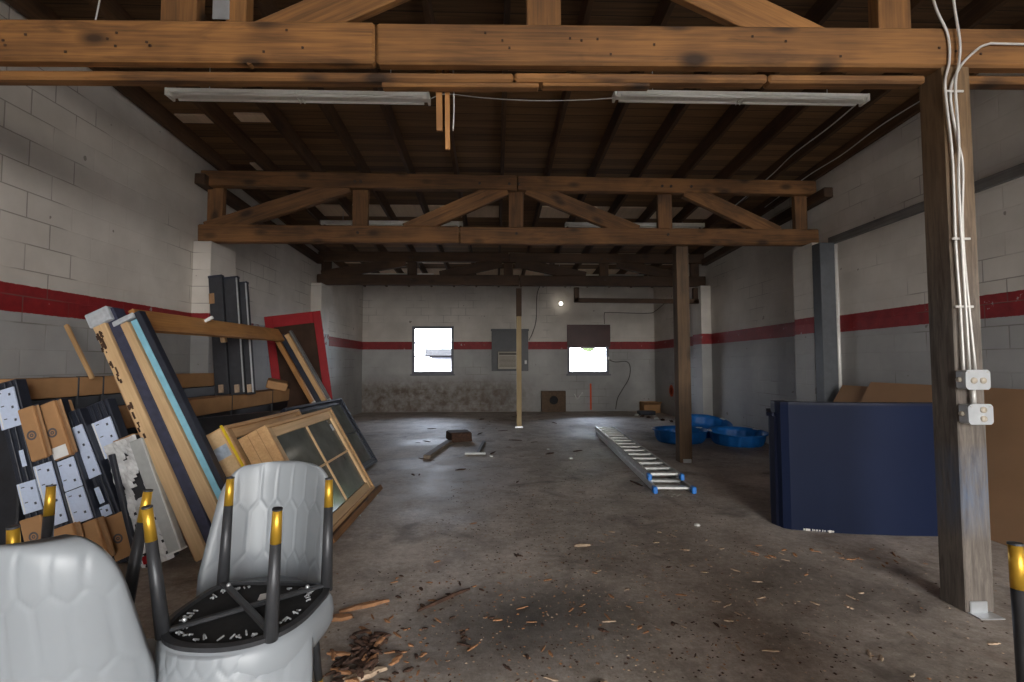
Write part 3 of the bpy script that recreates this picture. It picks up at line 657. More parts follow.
# black window frames on end, with pale labels and cardboard corner protectors
def logo(t, mm, s=1.):
    bm = bmesh.new()
    for r0, r1 in ((.018*s, .030*s), (.004*s, .012*s)):
        n = 20; a = [bm.verts.new((r0*math.cos(2*math.pi*k/n), r0*math.sin(2*math.pi*k/n), 0)) for k in range(n)]
        b_ = [bm.verts.new((r1*math.cos(2*math.pi*k/n), r1*math.sin(2*math.pi*k/n), 0)) for k in range(n)]
        for k in range(n): bm.faces.new((a[k], b_[k], b_[(k+1) % n], a[(k+1) % n]))
    return obj('round_logo', bm, 'logoink', t, mm)
def black_frame(foot, top, wd, label, parts, dp=.11):
    t, mm, L = lean('window_frame', foot, top, label, 'window frame', 'black window frames leaning at the left')
    bm = box_bm(L, wd, dp, .004)
    for k in (-.33, -.05, .22): box_bm(L*.99, wd*.10, .018, .003, c=(0, k*wd, dp/2+.006), bm=bm)
    obj('frame', bm, 'black', t, mm)
    for kind, a, b_, yo, ww in parts:                       # a, b_ distances from the foot up the frame
        c = mm @ Matrix.Translation(((a+b_)/2-L/2, yo, dp/2))
        if kind == 'label':
            l = obj('label', box_bm(b_-a, ww, .012, .002), 'label', t, c @ Matrix.Translation((0, 0, .014)))
            bm = bmesh.new(); n = max(1, int((b_-a)/.085))
            for q in range(n):
                x = -(b_-a)/2+(q+.5)*(b_-a)/n
                box_bm(.016, .013, .002, 0, c=(x, -ww*.27, .0215), bm=bm)
                box_bm(.006, .02, .002, 0, c=(x+.02, ww*.18, .0215), bm=bm)
            obj('label_print', bm, 'ink', l, WM[l] @ Matrix.Translation((0, 0, -.0145)))
            obj('label_border', box_bm(b_-a-.01, ww*.06, .002, 0), 'white', l, WM[l] @ Matrix.Translation((0, ww*.38, .0068)))
        elif kind == 'sticker':
            obj('sticker', box_bm(b_-a, ww, .004, .001), 'label', t, c @ Matrix.Translation((0, 0, .018)))
        else:
            p = obj('corner_protector', box_bm(b_-a, ww, dp+.06, .006), 'card', t, c @ Matrix.Translation((0, 0, -dp/2)))
            f = obj('protector_flap', box_bm((b_-a)*.96, ww*.42, .012, .003), 'card2', p, WM[p] @ Matrix.Translation((0, -ww*.62, dp/2+.012)) @ Matrix.Rotation(-.5, 4, 'X'))
            logo(p, WM[p] @ Matrix.Translation((-.01, 0, dp/2+.0312)), 1.05)
            if kind == 'cardsticker': obj('shipping_sticker', box_bm(.075, ww*.85, .003, .001), 'white', p, WM[p] @ Matrix.Translation((-(b_-a)/2+.045, 0, dp/2+.032)))
yA = 3.42
black_frame((-2.90, yA-.03, 0), (-3.265, yA, 1.185), .15, 'leftmost black window frame with a label near its top', [('label', .93, 1.19, .0, .135), ('sticker', .66, .77, -.02, .03), ('label', .36, .56, .0, .12), ('card', .10, .33, .02, .14)], .08)
black_frame((-2.685, yA-.10, 0), (-3.035, yA-.07, 1.03), .125, 'black window frame under the leftmost cardboard corner protector', [('card', .73, 1.08, .0, .10), ('label', .30, .70, .0, .115), ('card', .02, .28, .0, .17)], .08)
black_frame((-2.545, yA-.07, 0), (-2.955, yA-.03, 1.055), .14, 'black window frame under the cardboard protector with white sticker', [('cardsticker', .74, 1.12, .0, .135), ('label', .53, .73, .0, .13), ('label', .31, .525, .0, .13), ('card', .03, .30, .0, .17)], .08)
black_frame((-2.43, yA+.0, 0), (-2.86, yA+.02, .98), .15, 'black window frame with a long pale label near its top', [('label', .60, .96, .0, .135), ('sticker', .42, .53, -.01, .035), ('label', .33, .40, .0, .08), ('card', .03, .32, -.03, .18)], .08)
black_frame((-2.30, yA+.06, 0), (-2.735, yA+.09, 1.04), .15, 'shorter labelled black window frame beside the torn white panel', [('label', .74, 1.0, .0, .135), ('sticker', .36, .44, .01, .06)], .08)
t, mm, L = lean('steel_bar', (-2.275, 3.27, .02), (-2.49, 3.30, .72), 'thin black bar leaning between black frames and torn panel', 'bar')
obj('bar', box_bm(L, .03, .03, .004), 'black', t, mm)
# torn white wrapped panel
t, mm, L = lean('wrapped_panel', (-2.155, 3.31, .03), (-2.46, 3.36, .80), 'panel in torn white wrapping leaning left of the grey bar', 'panel')
obj('core', box_bm(L, .205, .05, .004), 'wrap', t, mm)
bm = bmesh.new(); nx, ny = 44, 12; g = {}
for i in range(nx+1):
    for j in range(ny+1):
        u, v = i/nx, j/ny
        g[i, j] = bm.verts.new(((u-.5)*L*1.01, (v-.5)*.215, .030+.012*random.random()+.012*math.sin(u*21+v*5)*math.sin(v*9)))
for i in range(nx):
    for j in range(ny):
        u, v = i/nx, j/ny
        tear = abs(v-.30-.10*math.sin(u*6))*1.0+.16*math.sin(u*17+v*3)+.10*random.random()
        hole = (.52 < u < .74 and tear < .13) or (u < .5 and random.random() < .055) or (u < .10 and v > .55 and random.random() < .45)
        if not hole: bm.faces.new((g[i, j], g[i+1, j], g[i+1, j+1], g[i, j+1]))
bmesh.ops.delete(bm, geom=[v for v in bm.verts if not v.link_faces], context='VERTS')
obj('torn_wrapping', bm, 'foam', t, mm)
obj('card_end', box_bm(.05, .14, .06, .004), 'card2', t, mm @ Matrix.Translation((L/2-.01, -.02, 0)))
obj('red_tape', box_bm(.05, .06, .004, 0), 'reddoor', t, mm @ Matrix.Translation((-L/2+.05, .05, .045)))
t, mm, L = lean('aluminium_bar', (-2.045, 3.29, .10), (-2.345, 3.33, .81), 'smooth grey aluminium bar leaning beside the torn white panel', 'bar')
obj('bar', box_bm(L, .085, .06, .006), 'greybar', t, mm); obj('end_cap', box_bm(.012, .09, .065, .002), 'white', t, mm @ Matrix.Translation((-L/2+.004, 0, 0)))

# ------------------------------------------------------------------ wooden windows leaning on the pile
def leaning_window(p_near, p_far, up_vec, H, depth, label, mats, cols, rows, name='wooden_window', stile=.075, extra=None):
    t = thing(name, p_near, label, 'window')
    x = (V(p_far)-V(p_near)).normalized(); u = V(up_vec); u = (u-x*u.dot(x)).normalized(); n = x.cross(u)   # n points out to the room
    mm = Matrix((x, u, n)).transposed().to_4x4(); mm.translation = V(p_near); W = (V(p_far)-V(p_near)).length
    fm, sm, gm = mats
    lbox('jamb', 0, .03, 0, H, -depth, 0, fm, t, mtx=mm); lbox('jamb', W-.03, W, 0, H, -depth, 0, fm, t, mtx=mm)
    lbox('head', .03, W-.03, H-.03, H, -depth, 0, fm, t, mtx=mm); lbox('sill', .03, W-.03, 0, .03, -depth, .0, fm, t, mtx=mm)
    for a in ((.03, .03+stile), (W-.03-stile, W-.03)): lbox('stile', a[0], a[1], .03, H-.03, -.06, -.012, sm, t, mtx=mm)
    for a in ((.03, .03+stile), (H-.03-stile, H-.03)): lbox('rail', .03+stile, W-.03-stile, a[0], a[1], -.06, -.014, sm, t, mtx=mm)
    gx0, gx1, gz0, gz1 = .03+stile, W-.03-stile, .03+stile, H-.03-stile
    lbox('pane', gx0, gx1, gz0, gz1, -.042, -.034, gm, t, mtx=mm, bev=0)
    for k in range(1, cols): lbox('muntin', gx0+(gx1-gx0)*k/cols-.010, gx0+(gx1-gx0)*k/cols+.010, gz0, gz1, -.046, -.02, sm, t, mtx=mm, bev=.002)
    for k in range(1, rows): lbox('muntin', gx0, gx1, gz0+(gz1-gz0)*k/rows-.010, gz0+(gz1-gz0)*k/rows+.010, -.047, -.022, sm, t, mtx=mm, bev=.002)
    return t, mm, W
t, mm, W = leaning_window((-1.225, 3.68, .03), (-1.235, 5.16, .03), (-.47, -.05, .84), .95, .22, 'pale wooden casement window with glass bars leaning behind the grey chair', ('pine', 'pale_pine', 'dglass'), 2, 2)
lbox('sill_board', -.02, W+.05, -.05, 0, -.20, .05, 'beam2', t, mtx=mm)
for a in (.62, 1.26): 
    lbox('metal_clip', a, a+.03, -.085, -.05, .01, .05, 'greybar', t, mtx=mm); lbox('metal_clip', a, a+.05, -.085, -.075, .01, .03, 'greybar', t, mtx=mm)
bm = bmesh.new()
for k in (.07, .145): box_bm(.002, .93, .004, 0, c=(-.001, .48, -k), bm=bm)
obj('joint_line', bm, 'card2', t, mm)
lbox('glass_sticker', W-.19, W-.14, .72, .79, -.034, -.032, 'tape', t, mtx=mm, bev=0)
t, mm, W = leaning_window((-1.495, 3.63, .03), (-1.50, 5.0, .03), (-.47, -.05, .84), .95, .2, 'second wooden window with yellow strips behind the pale casement window', ('pine', 'pine', 'dglass'), 1, 1)
lbox('yellow_strip', -.012, 0, .0, .95, -.2, -.178, 'yellow', t, mtx=mm, bev=.001); lbox('yellow_strip', -.012, .0, .0, .96, -.02, -.004, 'yellow', t, mtx=mm, bev=.001)
lbox('end_tape', -.008, 0, .74, .83, -.165, -.04, 'tape', t, mtx=mm, bev=.001); lbox('end_board', -.005, 0, .01, .94, -.17, -.035, 'pale_pine', t, mtx=mm, bev=.001)
lbox('black_spacer', -.02, .9, 0, .97, -.235, -.19, 'black', t, mtx=mm)
t, mm, W = leaning_window((-1.64, 5.05, .03), (-1.535, 6.55, .03), (-.50, -.05, .82), .97, .06, 'black framed window leaning behind the pale wooden window', ('black', 'black', 'dglass'), 1, 2, 'black_window', .05)
for a in (.75, 1.2): lbox('clip', a, a+.03, .955, 1.0, -.06, -.02, 'greybar', t, mtx=mm)
t, mm, L = lean('window_carton_end', (-2.2, 4.45, .02), (-2.62, 4.5, .80), 'dark wrapped unit lying behind the tall bundles', 'carton')
obj('wrap', box_bm(L, .16, 2.2, .01), 'wrap', t, mm @ Matrix.Translation((0, 0, -.75)))

# ------------------------------------------------------------------ reception desk
t = thing('reception_desk', (2.9, 3.9, 0), 'navy blue reception desk with a rounded corner on the right', 'desk')
front = [V((2.285, 4.02, 0)), V((2.266, 3.93, 0)), V((2.275, 3.865, 0)), V((2.32, 3.83, 0))]
ctrl = [(2.32, 3.83), (2.62, 3.735), (2.95, 3.675), (3.25, 3.645), (3.58, 3.64)]
cur = front[:-1] + [V((p.x, p.y, 0)) for p in catmull([(a, b_, 0) for a, b_ in ctrl], 6)]
def ribbon(pts, th, z0, z1):
    out, inn = [], []
    for i, p in enumerate(pts):
        tg = (pts[min(i+1, len(pts)-1)]-pts[max(i-1, 0)]).normalized(); nn = V((tg.y, -tg.x, 0))
        out.append(p); inn.append(p-nn*th)
    ring = out+inn[::-1]
    return loft_bm([[(p.x, p.y, z0) for p in ring], [(p.x, p.y, z1) for p in ring]])
obj('front_panel', ribbon(cur, .03, 0, .975), 'desk', t, Matrix())
obj('top_cap', ribbon([p+V((-.004, -.008, 0)) for p in cur], .10, .975, .995), 'deskdark', t, Matrix())
ring = [(2.245, 3.80, 0), (2.62, 3.76, 0), (3.0, 3.71, 0), (3.5, 3.69, 0), (3.5, 4.35, 0), (2.30, 4.40, 0), (2.245, 4.2, 0)]
ring = [(2.25, 3.99), (2.258, 3.93), (2.282, 3.885), (2.34, 3.85), (2.70, 3.77), (3.0, 3.72), (3.54, 3.68), (3.54, 4.30), (2.42, 4.30)]
obj('body', loft_bm([[(x, y, 0) for x, y in ring], [(x, y, .87) for x, y in ring]]), 'deskdark', t, Matrix())
ring2 = [(2.236, 4.0), (2.25, 3.945), (2.33, 3.90), (2.70, 3.80), (3.0, 3.75), (3.56, 3.71), (3.56, 4.33), (2.42, 4.33)]
obj('work_surface', loft_bm([[(x, y, .87) for x, y in ring2], [(x, y, .90) for x, y in ring2]]), 'deskdark', t, Matrix())
bm = bmesh.new()
for k in range(12): box_bm(random.uniform(.01, .035), .004, random.uniform(.006, .018), 0, c=(2.40+k*.018+random.uniform(-.01, .01), 3.802-(k*.0055), .01), bm=bm)
obj('chipped_edge', bm, 'chip', t, Matrix())['kind'] = 'stuff'

# cardboard sheets leaning on the right wall
for (y0, y1, zt, off, lab) in ((2.2, 5.45, 1.085, 0, 'large cardboard sheet leaning on the right wall behind the near post'), (3.6, 5.95, 1.03, .03, 'second cardboard sheet showing above the desk at its far end')):
    mm = slab_matrix((4.27+off, y1, zt), (4.27+off, y0, zt), (-.63, 0, -zt)); Hs = math.hypot(.63, zt)
    o = obj('cardboard_sheet', box_bm(y1-y0, .012, Hs, .002, c=((y1-y0)/2, 0, -Hs/2)), 'sheetcard', None, mm); tag(o, lab, 'cardboard sheet')
# ------------------------------------------------------------------ ladder
lm, L = frame((1.795, 4.93, .0), (2.055, 9.25, .0)); lm.translation = (1.795, 4.93, 0)
t = thing('extension_ladder', (1.795, 4.93, 0), 'aluminium extension ladder with blue feet lying on the floor', 'ladder')
for sec, (x0, x1, zc, hw) in enumerate(((0, 4.1, .034, .192), (.30, 4.33, .096, .172))):
    for s in (-1, 1):
        sec_ = [(-.004, -.031), (.022, -.031), (.022, -.026), (.004, -.026), (.004, .026), (.022, .026), (.022, .031), (-.004, .031)]
        bm = loft_bm([[(x, s*hw - s*a, zc+b_) for a, b_ in (sec_ if s > 0 else sec_)] for x in (x0, x1)])
        bmesh.ops.recalc_face_normals(bm, faces=bm.faces)
        obj('side_rail', bm, 'alu', t, lm)
        lbox('foot', x0-.03, x0+.05, s*hw-.022, s*hw+.022, zc-.034, zc+.034, 'bluecap', t, mtx=lm, bev=.008)
    n = 14
    for k in range(n):
        xk = x0+.10+k*.29
        if xk < x1-.05: lbox('rung', xk-.038, xk+.038, -hw+.006, hw-.006, zc-.013+.012*sec, zc+.017+.012*sec, 'alu', t, mtx=lm, bev=.006)
# ------------------------------------------------------------------ paddling pools
def pool(c, r, h, tilt, label):
    mm = Matrix.Translation(c) @ tilt
    t = thing('paddling_pool', c, label, 'paddling pool', 'blue paddling pools', mtx=mm)
    n = 64
    def ringp(rad, z, amp=0): return [((rad+amp*math.cos(16*a))*math.cos(a), (rad+amp*math.cos(16*a))*math.sin(a), z) for a in (2*math.pi*k/n for k in range(n))]
    bm = loft_bm([ringp(.05, .004), ringp(r*.85, .0), ringp(r*.9, .02), ringp(r*.94, h*.35, .012), ringp(r*.97, h*.8, .012), ringp(r, h), ringp(r+.03, h+.006), ringp(r+.03, h-.012), ringp(r-.012, h-.004), ringp(r*.94, h*.7, .012), ringp(r*.91, h*.3, .012), ringp(r*.86, .016), ringp(.05, .012)])
    obj('basin', bm, 'pool', t, mm, True)
    for a in (2.9, .4): obj('white_patch', box_bm(.06, .10, .01, .003), 'white', t, mm @ Matrix.Rotation(a, 4, 'Z') @ Matrix.Translation((r+.01, 0, h+.004)))
pool(V((3.10, 8.20, 0)), .42, .20, Matrix(), 'blue paddling pool left, behind the middle wooden post')
pool(V((3.93, 7.90, 0)), .42, .20, Matrix.Rotation(.05, 4, 'X'), 'blue paddling pool on the right, closest to the desk')
pool(V((3.83, 8.95, 0.03)), .44, .20, Matrix.Rotation(.22, 4, 'X'), 'tilted blue paddling pool at the back against the right wall')

# ------------------------------------------------------------------ chairs
def plan(a, f, r, z, n=56, e=2.3, ef=5.5):
    """outline of the seat: squarish front corners, round at the rear"""
    out = []
    for k in range(n):
        th = 2*math.pi*k/n; c, s = math.cos(th), math.sin(th); q = e if s > 0 else ef
        out.append((a*math.copysign(abs(c)**(2/q), c), (r if s > 0 else f)*math.copysign(abs(s)**(2/q), s), z))
    return out
def hexdist(u, v, a=.068, L=.15, zg=.042):
    """distance to the seams of a stretched honeycomb"""
    best = 1; P = L+zg
    v -= .03
    r0 = math.floor(v/P)
    for r in (r0-1, r0, r0+1):
        off = a/2 if r % 2 else 0
        c0 = math.floor((u-off)/a)
        for c in (c0, c0+1):
            x = off+c*a; y0 = r*P+zg
            best = min(best, math.hypot(u-x, max(y0-v, 0, v-(y0+L))))
            for sx in (-1, 1):                              # two seams fork from the foot of every upright seam
                x2, y2 = x+sx*a/2, y0-zg
                dx, dy = x2-x, y2-y0; tt = max(0, min(1, ((u-x)*dx+(v-y0)*dy)/(dx*dx+dy*dy)))
                best = min(best, math.hypot(u-x-tt*dx, v-y0-tt*dy))
    return best
def back_bm():
    nu, nv = 84, 96; zb0, zt = .37, .905; bm = bmesh.new()
    def pt(s, t, side):
        W = .198+.040*min(1, t/.3)**.7-.030*t**1.1
        t0 = .74
        if t > t0: W *= .52+.48*(1-((t-t0)/(1-t0))**2.3)**(1/2.3)
        x = s*W; k = .125*(1-t)**.85+.075
        y = .205+.062*t-k*abs(s)**2.3
        z = zb0+(zt-zb0)*t
        slope = k*2.3*abs(s)**1.3*math.copysign(1, s)/W
        nx_, ny_ = -slope, -1.; ln = math.hypot(nx_, ny_); nx_ /= ln; ny_ /= ln     # inward (to the sitter)
        edge = (1-abs(s)**7)**.5*(1-t**14)**.5
        d = hexdist(x*1.03, z-.5) if side == 1 else hexdist(x*1.1, z-.545, .052, .15, .034)
        groove = .0032*math.exp(-(d/.0042)**2)*min(1, edge*1.3)
        h = .027*edge-groove
        return (x+nx_*h*side*-1*-1, y+ny_*h*side, z)
    G = {}
    for side in (1, -1):
        for i in range(nu+1):
            for j in range(nv+1):
                if side == -1 and (i in (0, nu) or j == nv): G[side, i, j] = G[1, i, j]; continue
                G[side, i, j] = bm.verts.new(pt(-1+2*i/nu, j/nv, side))
        for i in range(nu):
            for j in range(nv):
                q = [G[side, i, j], G[side, i+1, j], G[side, i+1, j+1], G[side, i, j+1]]
                if side == -1: q.reverse()
                try: bm.faces.new(q)
                except ValueError: pass
    for i in range(nu):
        q = [G[1, i+1, 0], G[1, i, 0], G[-1, i, 0], G[-1, i+1, 0]]
        q = list(dict.fromkeys(q))
        if len(q) > 2:
            try: bm.faces.new(q)
            except ValueError: pass
    return bm
def make_chair(mtx, label):
    t = thing('dining_chair', (0, 0, 0), label, 'chair', 'stacked grey dining chairs', mtx=mtx)
    obj('backrest', back_bm(), 'leather', t, None, True)
    obj('seat', loft_bm([plan(.200, .176, .212, .36), plan(.212, .184, .222, .385), plan(.216, .187, .226, .415), plan(.214, .186, .222, .445), plan(.204, .176, .21, .466), plan(.17, .15, .175, .477), plan(.08, .08, .08, .479)], True, True), 'leather', t, None, True)
    obj('seat_frame', loft_bm([plan(.202, .178, .214, .363), plan(.204, .180, .216, .350), plan(.186, .164, .198, .347), plan(.184, .162, .196, .358)], False, False), 'leg', t, None)
    bm = loft_bm([plan(.192, .17, .204, .3575), plan(.05, .05, .05, .3555)], False, True); obj('underside_cloth', bm, 'cloth', t)
    bm = bmesh.new(); rnd = random.Random(5)
    ip = plan(.172, .15, .183, 0, 72)
    for k in range(72):
        if rnd.random() < .75:
            x, y, _ = ip[k]; q = rnd.uniform(.86, .98)
            tube_bm([(x*q, y*q, .354), (x*q*.97+rnd.uniform(-.012, .012), y*q*.97+rnd.uniform(-.012, .012), .350), (x*q*.93, y*q*.95, .3555)], .0026, 5, True, bm)
    obj('lining_edge', bm, 'crinkle', t, None, True)['kind'] = 'stuff'
    lg = [(-.178, -.148), (.178, -.148), (-.152, .145), (.152, .145)]
    for a, b_ in ((lg[0], lg[3]), (lg[1], lg[2])):
        board('cross_brace', WM[t] @ V((*a, .343)), WM[t] @ V((*b_, .343 if a == lg[0] else .349)), .022, .012, 'leg', t)
    bm = bmesh.new()
    for x, y in ((-.11, -.09), (.11, -.09), (-.1, .09), (.1, .09)): bmesh.ops.create_uvsphere(bm, u_segments=8, v_segments=6, radius=.007, matrix=Matrix.Translation((x*1.2, y*1.2, .335)))
    obj('brace_screw', bm, 'steel', t, None, True)['kind'] = 'stuff'
    obj('care_tag', quad_bm([(.0, -.05, .3535), (.04, -.03, .345), (.025, -.075, .340), (-.015, -.09, .3535)]), 'white', t)
    for (x, y) in lg:
        x2, y2 = (x*.97, y-.02) if y < 0 else (x*1.2, y+.035)
        a, b_ = V((x, y, .362)), V((x2, y2, 0)); mid = a.lerp(b_, .74)
        l = obj('leg', tube_bm([a, mid], [.0190, .0142], 16, False), 'leg', t, None, True)
        obj('leg_tip', tube_bm([mid, b_.lerp(a, .008)], [.0144, .0122], 16, False), 'gold', l, None, True)
        obj('foot_pad', tube_bm([b_.lerp(a, .012), b_], [.0132, .0132], 16, False), 'leg', l, None)
    return t
RZ = lambda d: Matrix.Rotation(math.radians(d), 4, 'Z')
FLIP = Matrix.Rotation(math.pi, 4, 'X')
T = lambda x, y, z=0: Matrix.Translation((x, y, z))
chB = make_chair(T(-.86, 1.80) @ RZ(-3), 'upright grey dining chair with quilted back, facing us below a flipped chair')
dup(chB, T(-.75, 1.55, .915) @ RZ(-5) @ FLIP, 'upside down grey dining chair, four gold tipped legs up in the foreground')
dup(chB, T(-1.10, 1.40) @ RZ(176), 'nearest grey dining chair at bottom left, its quilted back toward us')
dup(chB, T(-1.285, 1.43, .915) @ RZ(168) @ FLIP, 'upside down grey dining chair hidden behind nearest chair, legs sticking up')
dup(chB, T(-1.605, 1.27) @ RZ(4), 'grey dining chair cut off by the left edge of the view')
dup(chB, T(1.295, .875, .915) @ RZ(3) @ FLIP, 'upside down grey dining chair at the right edge, one gold leg tip')
dup(chB, T(1.545, 1.03) @ RZ(-6), 'upright grey dining chair at the right edge under a flipped chair')

# ------------------------------------------------------------------ debris
def splinter_bm(L, w, th, seed):
    r = random.Random(seed); bm = bmesh.new(); n = 6; rings = []
    for k in range(n+1):
        u = k/n; ww = w*(.35+.65*math.sin(math.pi*min(.95, max(.08, u+r.uniform(-.08, .08)))))/2; y = r.uniform(-.15, .15)*w; z = th*(.5+.4*math.sin(u*3))
        rings.append([((u-.5)*L, y-ww, 0), ((u-.5)*L, y+ww, 0), ((u-.5)*L+r.uniform(-.1, .1)*w, y+ww*.7, z), ((u-.5)*L, y-ww*.6, z*r.uniform(.7, 1.2))])
    return loft_bm(rings, bm=bm)
def scatter(n, mat, label, group, gen, sizes, seed):
    r = random.Random(seed); base = []
    for k in range(6):
        L = sizes[0]*(1+.6*k/5); base.append(splinter_bm(L, sizes[1]*(1-.4*k/5), sizes[2], seed*10+k))
    protos = []
    for k in range(n):
        x, y = gen(r); s = r.uniform(.45, 1.25); mm = T(x, y, .0005) @ Matrix.Rotation(r.uniform(0, 6.3), 4, 'Z') @ Matrix.Scale(s, 4)
        if k < 6:
            o = obj('wood_splinter', base[k], mat, None, mm); protos.append(o)
        else:
            o = protos[k % 6].copy(); COL.objects.link(o); o.matrix_world = mm
        tag(o, label, 'wood splinter', group)
def g_right(r):
    while True:
        x, y = r.gauss(1.35, .6), r.gauss(2.9, .75)
        if 0.2 < x < 2.35 and 1.5 < y < 4.9 and not (x > 2.2 and y > 3.6) and not (x > 1.0 and y < 1.4): return x, y
def g_mid(r):
    while True:
        x, y = r.gauss(.0, .7), r.gauss(2.5, .7)
        if -.55 < x < 1.5 and 1.55 < y < 4.6: return x, y
def g_left(r):
    while True:
        x, y = r.gauss(-.5, .16), r.gauss(2.2, .35)
        if -.66 < x < -.1 and 1.5 < y < 3.4: return x, y
def g_back(r):
    while True:
        x, y = r.uniform(-1.4, 1.6), r.uniform(5, 12.5)
        return x, y
scatter(70, 'palechip', 'pale tan wood splinter lying on the concrete floor', 'pale wood splinters on the floor', g_right, (.040, .021, .005), 3)
scatter(45, 'chipwood', 'reddish brown wood splinter lying on the concrete floor', 'reddish wood splinters on the floor', g_mid, (.036, .018, .005), 4)
scatter(40, 'chipwood', 'orange brown wood splinter on the floor beside the flipped chair', 'splinters beside the chairs', g_left, (.034, .018, .005), 5)
scatter(26, 'chipwood', 'orange brown wood splinter on the floor in front of the navy desk', 'splinters before the desk', lambda r: (lambda x: (x, r.gauss(3.3-.18*(x-2.3), .13)))(r.uniform(1.75, 2.9)), (.045, .02, .006), 8)
scatter(60, 'rot', 'dark brown wood crumb lying on the concrete floor', 'dark wood crumbs on the floor', lambda r: g_mid(r) if r.random() < .5 else g_left(r), (.035, .02, .008), 6)
scatter(30, 'rot', 'dark wood scrap on the floor towards the back wall', 'dark scraps at the back', g_back, (.14, .05, .012), 7)
def grit(n, mat, label, seed, spread, smin, smax):
    r = random.Random(seed); bm = bmesh.new(); c = 0
    while c < n:
        x, y = spread(r)
        if not (-1.1 < x < 3.2 and 1.2 < y < 12.8) or (x > 2.1 and y > 3.55) or (x < -.5 and y > 3.2): continue
        sz = r.uniform(smin, smax); a = r.uniform(0, 6.3); q = r.uniform(.35, 1); ca, sa = math.cos(a), math.sin(a)
        P4 = [bm.verts.new((x+sz*(u*ca-v*q*sa), y+sz*(u*sa+v*q*ca), .0006)) for u, v in ((-1, -.6), (.8, -1), (1, .7), (-.6, 1))]
        tp = bm.verts.new((x, y, .0006+sz*.5)); c += 1
        for k in range(4): bm.faces.new((P4[k], P4[(k+1) % 4], tp))
    tag(obj('floor_grit', bm, mat), label, 'grit', kind='stuff')
grit(2600, 'rot', 'fine dark crumbs and grit strewn over the concrete floor', 31, lambda r: (r.gauss(.9, 1.3), 1.2+abs(r.gauss(0, 2.6))), .003, .009)
grit(1300, 'palechip', 'fine pale crumbs and dust strewn over the concrete floor', 32, lambda r: (r.gauss(1.1, 1.1), 1.2+abs(r.gauss(0, 2.3))), .002, .007)
grit(700, 'chipwood', 'fine orange wood dust strewn over the concrete floor', 33, lambda r: (r.gauss(.2, .8), 1.4+abs(r.gauss(0, 1.5))), .003, .009)
for x, y, L, w, a, mat, lab in ((-.70, 2.72, .26, .045, .45, 'chipwood', 'long orange wood splinter on the floor right of the chair legs'), (-.80, 2.60, .13, .06, .1, 'chipwood', 'short broad orange splinter beside the chair leg'), (-.56, 2.12, .22, .05, .5, 'palechip', 'pale splintered piece in front of the rotten wood heap'), (-.28, 2.78, .36, .02, .75, 'rot', 'long thin dark stick on the floor in the middle foreground'),
        (.42, 2.02, .09, .03, .6, 'palechip', 'pale wood chip near the bottom middle of the floor'), (.62, 3.55, .12, .025, .1, 'palechip', 'pale thin splinter lying in the centre of the floor')):
    tag(obj('wood_splinter', splinter_bm(L, w, .018, int(L*1000)), mat, None, T(x, y) @ Matrix.Rotation(a, 4, 'Z')), lab, 'wood splinter')
t = thing('rotten_wood_heap', (-.58, 2.28, 0), 'heap of crumbling rotten dark wood on the floor by the chairs', 'wood heap')
r = random.Random(9)
bm = bmesh.new()
for k in range(60):
    b2 = splinter_bm(r.uniform(.03, .10), r.uniform(.01, .03), r.uniform(.008, .02), 100+k)
    b2.transform(T(r.gauss(0, .045), r.gauss(0, .085), r.uniform(0, .03)) @ Matrix.Rotation(r.uniform(0, 6.3), 4, 'Z') @ Matrix.Rotation(r.uniform(-.4, .4), 4, 'Y'))
    me = bpy.data.meshes.new('tmp'); b2.to_mesh(me); b2.free(); bm.from_mesh(me); bpy.data.meshes.remove(me)
obj('crumbs', bm, 'rot', t)['kind'] = 'stuff'
bm = bmesh.new()
for k in range(9):
    b2 = splinter_bm(r.uniform(.05, .13), r.uniform(.015, .03), .012, 300+k)
    b2.transform(T(r.gauss(-.02, .07), r.gauss(-.06, .09), r.uniform(.01, .03)) @ Matrix.Rotation(r.uniform(0, 6.3), 4, 'Z'))
    me = bpy.data.meshes.new('tmp'); b2.to_mesh(me); b2.free(); bm.from_mesh(me); bpy.data.meshes.remove(me)
obj('fresh_splinters', bm, 'chipwood', t)['kind'] = 'stuff'
o = board('broken_board', (-.94, 6.82, .03), (-.76, 8.15, .03), .10, .05, 'old_post'); tag(o, 'broken board lying on the floor towards the back', 'board')
bm = box_bm(.36, .40, .16, .03, 2, c=(0, 0, .08))
for v in bm.verts: v.co += V((random.uniform(-.02, .02), random.uniform(-.02, .02), 0))
tag(obj('junk_lump', bm, 'rot', None, T(-.62, 8.45) @ Matrix.Rotation(.3, 4, 'Z')), 'dark lump of junk at the end of the broken board', 'junk')
t = thing('metal_bracket', (-.3, 7.5, 0), 'angled metal bracket lying on the floor right of the broken board', 'bracket')
board('arm', (-.44, 7.12, .02), (-.14, 7.12, .02), .05, .03, 'greybar', t); board('arm', (-.25, 7.14, .02), (-.19, 8.2, .02), .05, .03, 'leg', t)
for x, y, s, lab in ((1.03, 6.75, .035, 'white scrap on the floor left of the ladder'), (-.06, 6.95, .03, 'white scrap on the floor beside the metal bracket'), (.80, 7.5, .022, 'tiny white scrap in the middle of the floor'), (1.62, 3.95, .025, 'white scrap on the floor in front of the ladder')):
    bm = bmesh.new(); bmesh.ops.create_icosphere(bm, subdivisions=1, radius=s)
    for v in bm.verts: v.co = V((v.co.x*random.uniform(.8, 1.4), v.co.y*random.uniform(.8, 1.3), max(-.3*s, v.co.z*.5)))
    tag(obj('paper_scrap', bm, 'paper', None, T(x, y, .3*s)), lab, 'scrap')
r = random.Random(21)
